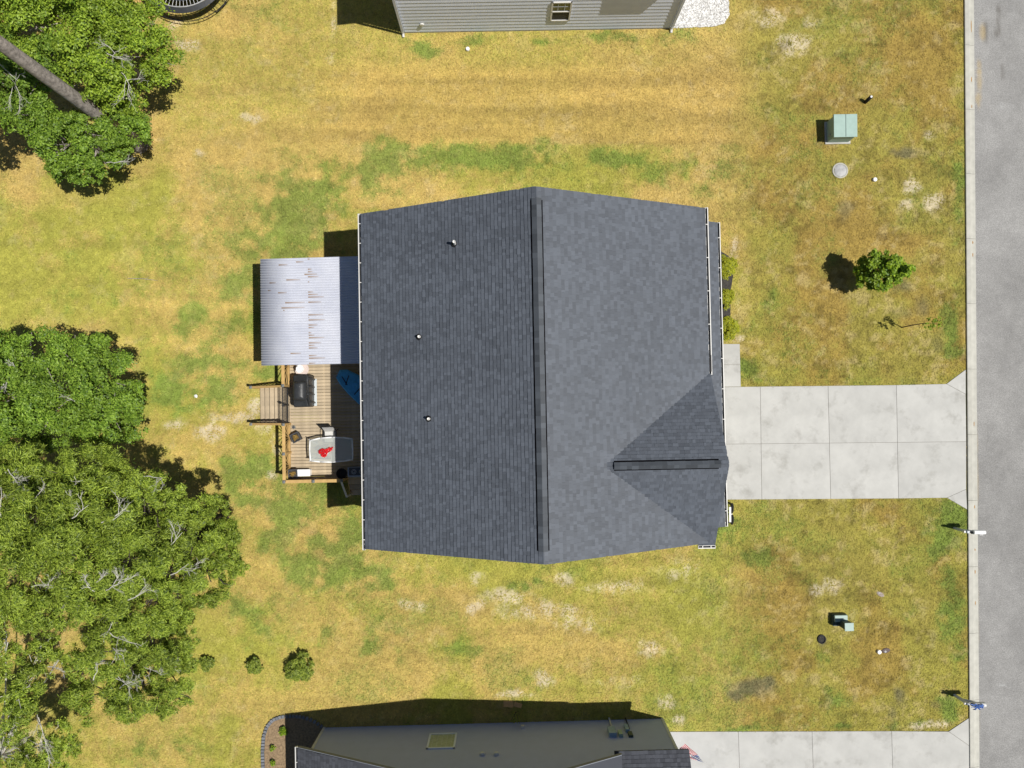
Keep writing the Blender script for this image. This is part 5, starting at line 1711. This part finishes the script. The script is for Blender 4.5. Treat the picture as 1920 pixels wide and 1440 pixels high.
# ------------------------------------------------------------------ trampoline at the top edge
tc_ = at(338, -68, .9)
tz = .9
TR = (at(338, 13, tz) - tc_).length
tramp = thing('trampoline', 'round black trampoline half cut off by the top edge', 'trampoline', (tc_.x, tc_.y, 0))
q = MB(); q.lathe([(TR * .86, tz - .012), (TR * .86, tz), (.001, tz)], 48); q.build('jumping_mat', mat('grey_black_mat', (.035, .04, .045), .6), tramp)
q = MB(); q.ring(TR * 1.0, .028, 56, 8, (0, 0, tz)); q.build('frame_ring', M['galv'], tramp, smooth=True)
sp0 = None
for k in range(72):
    a = 2 * math.pi * k / 72
    if sp0 is None:
        sp0 = MB().tube([(TR * .855, 0, tz), (TR * .99, 0, tz)], .008, 6).build('spring', M['whiteplastic'], tramp)
    else:
        dup(sp0, 'spring', tramp, rz=a)
q = MB(); n = 56
q.lathe([(TR * 1.02, tz - .03), (TR * 1.12, tz - .09), (TR * 1.13, tz - .07), (TR * 1.02, tz + .0)], n); q.v = q.v
q.f = [f for f in q.f if len(f) == 4]
q.build('skirt_pad', M['cover'], tramp)
q = MB(); q.ring(TR * 1.18, .02, 56, 6, (0, 0, .35)); q.build('net_ring', M['blackmetal'], tramp)
q = MB()
for k in range(64):
    a = 2 * math.pi * k / 64
    q.tube([(math.cos(a) * TR * 1.02, math.sin(a) * TR * 1.02, tz - .04), (math.cos(a) * TR * 1.18, math.sin(a) * TR * 1.18, .35)], .008, 4)
q.build('net_cord', M['blackmetal'], tramp, kind='stuff')
for k in range(6):
    a = 2 * math.pi * (k + .35) / 6 - .25
    ca_, sa_ = math.cos(a), math.sin(a); cb_, sb2 = math.cos(a + .3), math.sin(a + .3)
    q = MB(); q.tube([(ca_ * TR, sa_ * TR, tz - .03), (ca_ * TR * 1.1, sa_ * TR * 1.1, .04), (cb_ * TR * 1.1, sb2 * TR * 1.1, .04), (cb_ * TR, sb2 * TR, tz - .03)], .024, 7)
    q.build('leg', M['blackmetal'], tramp, smooth=True)

# ------------------------------------------------------------------ street furniture and small things on the lawn
t0_ = at(1570, 249)
tf = thing('transformer_box', 'pale green utility transformer cabinet on the upper front lawn', 'transformer', t0_, .02)
MB().mm(-.60, .56, -.54, .50, .0, .07).build('concrete_pad', M['concrete'], tf, bevel=.01)
MB().mm(-.52, .46, -.47, .47, .071, .80).build('cabinet', M['trans_green'], tf, bevel=.015)
lidm = MB(); lidm.add([(-.56, -.51, .80), (.50, -.51, .80), (.50, .51, .80), (-.56, .51, .80), (-.56, -.51, .85), (.50, -.51, .85), (.50, .51, .90), (-.56, .51, .90)],
                      [(3, 2, 1, 0), (4, 5, 6, 7), (0, 1, 5, 4), (1, 2, 6, 5), (2, 3, 7, 6), (3, 0, 4, 7)])
ld = lidm.build('lid', M['trans_green'], tf, bevel=.012)
MB().box((-.02, 0, .888), (.012, 1.0, .004), m=Matrix.Rotation(math.atan(.05 / 1.02), 3, 'X')).build('lid_seam', M['ped_dark'], ld)
MB().mm(-.545, -.52, -.30, -.20, .35, .45).build('lock_handle', M['galv'], tf)
pm_ = at(1628, 189.5)
pk_ = thing('marker_post', 'black marker post with a white tip beside the transformer', 'post', at(1622, 192), .5)
q = MB(); q.tube([(0, 0, -.02), (.03, .02, .25), (.06, .03, .48)], [.085, .085, .08], 9); q.build('post_body', M['black'], pk_, smooth=True)
q = MB(); q.lathe([(.055, 0), (.05, .04), (.0, .06)], 10, (.06, .03, .47)); q.build('white_tip', M['whiteplastic'], pk_)
mh = thing('manhole_cover', 'round pale grey utility cover set in the front lawn', 'utility cover', at(1575, 320))
q = MB(); q.lathe([(.36, 0), (.36, .035), (.32, .045), (.30, .035), (.30, .025)], 30); q.build('ring', M['kerb'], mh)
q = MB(); q.lathe([(.295, .0), (.295, .03), (.27, .04), (.15, .055), (.0, .06)], 30); q.build('cover', M['galv'], mh, smooth=True)
for px, py, r, lb_ in ((1639, 337.5, .095, 'small white round cap in the lawn south of the utility cover'), (877, 93, .09, 'white pipe cap on the lawn below the grey house'), (1647, 1221.5, .095, 'white round cap next to the brown lid on the front lawn')):
    t = thing('cleanout_cap', lb_, 'pipe cap', at(px, py), 0, 'white cleanout caps')
    q = MB(); q.lathe([(r, -.02), (r, .10), (r * .8, .12), (0, .125)], 16); q.build('cap', M['whiteplastic'], t)
    q = MB(); q.box((0, 0, .13), (.05, .05, .02)); q.build('wrench_nut', M['whiteplastic'], t)
t = thing('meter_lid', 'dark brown oval meter lid beside a white cap', 'meter lid', at(1660.5, 1219.5), .2)
q = MB(); q.lathe([(.2, .0), (.2, .03), (.17, .045), (0, .05)], 20); q.v = [(a, b * .55, c) for a, b, c in q.v]; q.build('lid', M['brownlid'], t)
q = MB(); q.lathe([(.05, .045), (.05, .056), (0, .058)], 10, (-.04, -.03, 0)); q.build('reader', M['galv'], t)
t = thing('meter_lid', 'faded grey-brown meter lid in the lower front lawn', 'meter lid', at(1650.5, 1114), -.55)
q = MB(); q.lathe([(.19, .0), (.19, .02), (.16, .03), (0, .034)], 20); q.v = [(a, b * .5, c) for a, b, c in q.v]; q.build('lid', mat('grey_brown_lid', (.30, .25, .22), .8, .3, 20), t)
q = MB(); q.lathe([(.04, .03), (.04, .04), (0, .042)], 10, (-.08, .02, 0)); q.build('reader', M['galv'], t)
t = thing('valve_box', 'valve box with its hollow painted dark, left of the lower pedestal', 'valve box', at(1540, 1198))
q = MB(); q.lathe([(.19, 0), (.19, .06), (.15, .07), (.14, .035), (0, .03)], 18); q.v = [(a, b * 1.1, c) for a, b, c in q.v]; q.build('box_rim', M['black'], t)  # shallow black floor stands in for the darkness inside the hole
# lower cable pedestal: low step behind, taller block in front
pdl = thing('cable_pedestal', 'stepped green cable pedestal on the lower front lawn', 'pedestal', at(1570, 1163), .02)
MB().mm(-.30, .34, -.20, .34, .0, .22).build('base_housing', M['ped_dark'], pdl, bevel=.02)
MB().mm(-.26, .32, .02, .32, .221, .34).build('rear_cover', M['ped_green'], pdl, bevel=.02)
MB().mm(-.02, .32, -.20, .10, .222, .78).build('tall_housing', M['ped_dark'], pdl, bevel=.01)
MB().mm(-.05, .35, -.23, .13, .781, .83).build('cap', M['ped_green'], pdl, bevel=.012)

def mailbox(label, bx_, by_, blue):
    b = at(bx_, by_)
    t = thing('mailbox', label, 'mailbox', b, .0, 'mailboxes at the kerb')
    MB().mm(-.05, .05, -.05, .05, -.03, 1.02).build('post', M['trim_grey'], t, bevel=.006)
    MB().mm(-.15, .70, -.045, .045, .86, .95).build('arm', M['white'], t, bevel=.006)
    q = MB(); q.bar((.05, 0, .45), (.48, 0, .86), .06, .07); q.build('brace', M['trim_grey'], t)
    sec = [(.09 * math.cos(a), .09 * math.sin(a) + .10) for a in [math.pi * k / 8 for k in range(9)]]
    prof_ = [Vector((0, y, z)) for y, z in [(.09, 0)] + sec + [(-.09, 0)]]
    q = MB(); q.extrude(prof_, (.20, 0, .952), (.70, 0, .952))
    bx2 = q.build('box', M['whiteplastic'] if not blue else M['white'], t, smooth=False)
    MB().lathe([(.05, 0), (.06, .03), (.045, .06), (0, .09)], 10, (.16, -.03, .96)).build('finial', M['blackmetal'], t)
    MB().mm(.40, .56, -.105, -.095, 1.0, 1.16).build('signal_flag', M['red'] if False else M['whiteplastic'], bx2)
    if blue:                                                 # painted blue decoration and bow
        q = MB()
        for i in range(26):
            x, y = random.uniform(.0, .55), random.uniform(-.07, .07)
            a = random.uniform(0, 3.14)
            q.add([(x + math.cos(a) * .09, y + math.sin(a) * .05, 1.16 + random.uniform(0, .06)), (x - math.sin(a) * .035, y + math.cos(a) * .035, 1.18), (x - math.cos(a) * .09, y - math.sin(a) * .05, 1.16 + random.uniform(0, .06)), (x + math.sin(a) * .035, y - math.cos(a) * .035, 1.15)], [(0, 1, 2, 3)])
        q.build('blue_ribbon', M['bluepaint'], t, kind='stuff')
        q = MB()
        for s in (-1, 1):
            q.tube([(.30, -.09, 1.1), (.30 + .10 * s, -.16, 1.14), (.30 + .16 * s, -.2, 1.06)], [.02, .035, .01], 6)
        q.build('bow', M['bluepaint'], t)
    return t
mailbox('plain white mailbox on a grey post below the main driveway', 1789, 990, False)
mailbox('white mailbox wrapped in blue ribbon at the bottom right', 1789.5, 1303, True)

# two-wheeled cart parked against the garage end
ct = thing('wheeled_cart', 'white framed two-wheeled cart beside the lower front gutter', 'cart', at(1367.5, 962))
for s in (-1, 1):
    q = MB(); q.ring(.19, .045, 24, 8, (.05, s * .26, .235), Matrix.Rotation(math.radians(62), 3, 'Y')); q.build('wheel', M['black'], ct, smooth=True)
q = MB(); q.bar((-.10, -.34, .42), (-.10, .34, .42), .09, .05); q.bar((-.10, 0, .40), (.04, 0, .25), .05, .05); q.bar((.02, -.26, .235), (.02, .26, .235), .03, .03); q.build('axle_frame', M['white'], ct)

# lumber scraps by the bottom house, a stick and a scrap of paper on the lawn
for k, (px, py, rz, ln, wd, lb_) in enumerate(((948.5, 1319.5, 0, .22, .26, 'short tan board by the bottom house, leftmost of three'), (957.5, 1320, -.05, .24, .28, 'tan board between two others by the bottom house'), (971, 1321.5, -.25, .36, .20, 'tan board by the bottom house, rightmost of three'))):
    t = tag(MB().mm(-ln / 2, ln / 2, -wd / 2, wd / 2, 0, .025).build('lumber_scrap', M['tan_board'], None, bevel=.004), lb_, 'board', 'lumber scraps by the bottom house')
    c = at(px, py); t.location = (c.x, c.y, .012 + .0); t.rotation_euler = (0, 0, rz)
st = MB(); a, b = at(240, 522), at(296, 526); m_ = (a + b) / 2
st.tube([(a.x - m_.x, a.y - m_.y, .02), (0, .03, .03), (b.x - m_.x, b.y - m_.y, .02)], [.012, .016, .008], 6)
st.tube([(.1, .0, .03), (.3, .12, .03)], [.008, .004], 5)
o = tag(st.build('fallen_stick', M['bark']), 'thin fallen stick lying on the back lawn', 'stick'); o.location = (m_.x, m_.y, 0)
pp = MB(); pp.add([(-.07, -.05, .02), (.05, -.08, .035), (.08, .03, .05), (.01, .09, .03), (-.08, .05, .06), (0, 0, .09)], [(0, 1, 5), (1, 2, 5), (2, 3, 5), (3, 4, 5), (4, 0, 5)])
o = tag(pp.build('paper_scrap', M['whiteplastic']), 'crumpled white paper scrap on the back lawn', 'litter'); c = at(368, 743); o.location = (c.x, c.y, 0)

# ------------------------------------------------------------------ grass: real blades, coloured like the turf they grow in
def poly_px(lst): return [at(*p) for p in lst]
NOGRASS = [poly_px([(1318, 726), (1774, 720), (1811, 693), (1812, 955), (1775, 933), (1318, 937)]), poly_px([(1320, 645), (1387, 645), (1388, 727), (1320, 727)]), fb, gb,
           poly_px([(1210, 1371.5), (1778, 1371), (1816, 1346), (1820, 1700), (1210, 1700)]), bedp,
           [HF.w(p) for p in ((-6.1, -5.95, 0), (7.35, -5.95, 0), (7.35, 6.1, 0), (-6.1, 6.1, 0))],
           [NF.w(p) for p in ((0, 0, 0), (NW, 0, 0), (NW, 12, 0), (0, 12, 0))], [SF.w(p) for p in ((0, 0, 0), (0, -12, 0), (SW, -12, 0), (SW, 0, 0))]]
NB = 620000
bx_, by_ = RNG.uniform(-25.0, at(1812, 700).x + .3, NB), RNG.uniform(-18.7, 19.4, NB)
kd = (bx_ - K0.x) * KN.x + (by_ - K0.y) * KN.y
ok = kd < -.01
for pgn in NOGRASS:
    ok &= ~inside(pgn, bx_, by_)
bx_, by_ = bx_[ok], by_[ok]
clump = fbm(bx_, by_, .16, 301, 2)
rn_ = [np.clip(.55 * RNG.random(len(bx_)) + .9 * (fbm(bx_, by_, .2, 311 + 7 * q, 2) - .5) + .225, 0, 1) for q in range(3)]
bc, bg_, bs_ = lawn_colour(bx_, by_, rn_)
ok = RNG.random(len(bx_)) > bs_ * .75
bx_, by_, bc, bg_ = bx_[ok], by_[ok], bc[ok], bg_[ok]
n = len(bx_)
ang = RNG.uniform(0, 2 * np.pi, n)
ln = RNG.uniform(.05, .13, n) * (1 + .3 * bg_)
wd = RNG.uniform(.012, .028, n)
hz_ = RNG.uniform(.015, .055, n) * (1 + .4 * bg_)
dx, dy = np.cos(ang), np.sin(ang)
V = np.stack([np.stack([bx_ - dy * wd, by_ + dx * wd, np.full(n, .001)], 1), np.stack([bx_ + dy * wd, by_ - dx * wd, np.full(n, .001)], 1), np.stack([bx_ + dx * ln, by_ + dy * ln, hz_], 1)], 1)
bc = bc * RNG.uniform(.76, 1.26, n)[:, None] * np.array((1.0, 1.0, .95))
colr = np.repeat(bc[:, None, :], 3, 1)
grass = np_mesh('grass', V.reshape(-1, 3), np.arange(n * 3).reshape(-1, 3), M['blade'], col=colr.reshape(-1, 3), kind='stuff')
tag(grass, 'short patchy lawn grass, half straw-coloured, round the houses', 'grass')
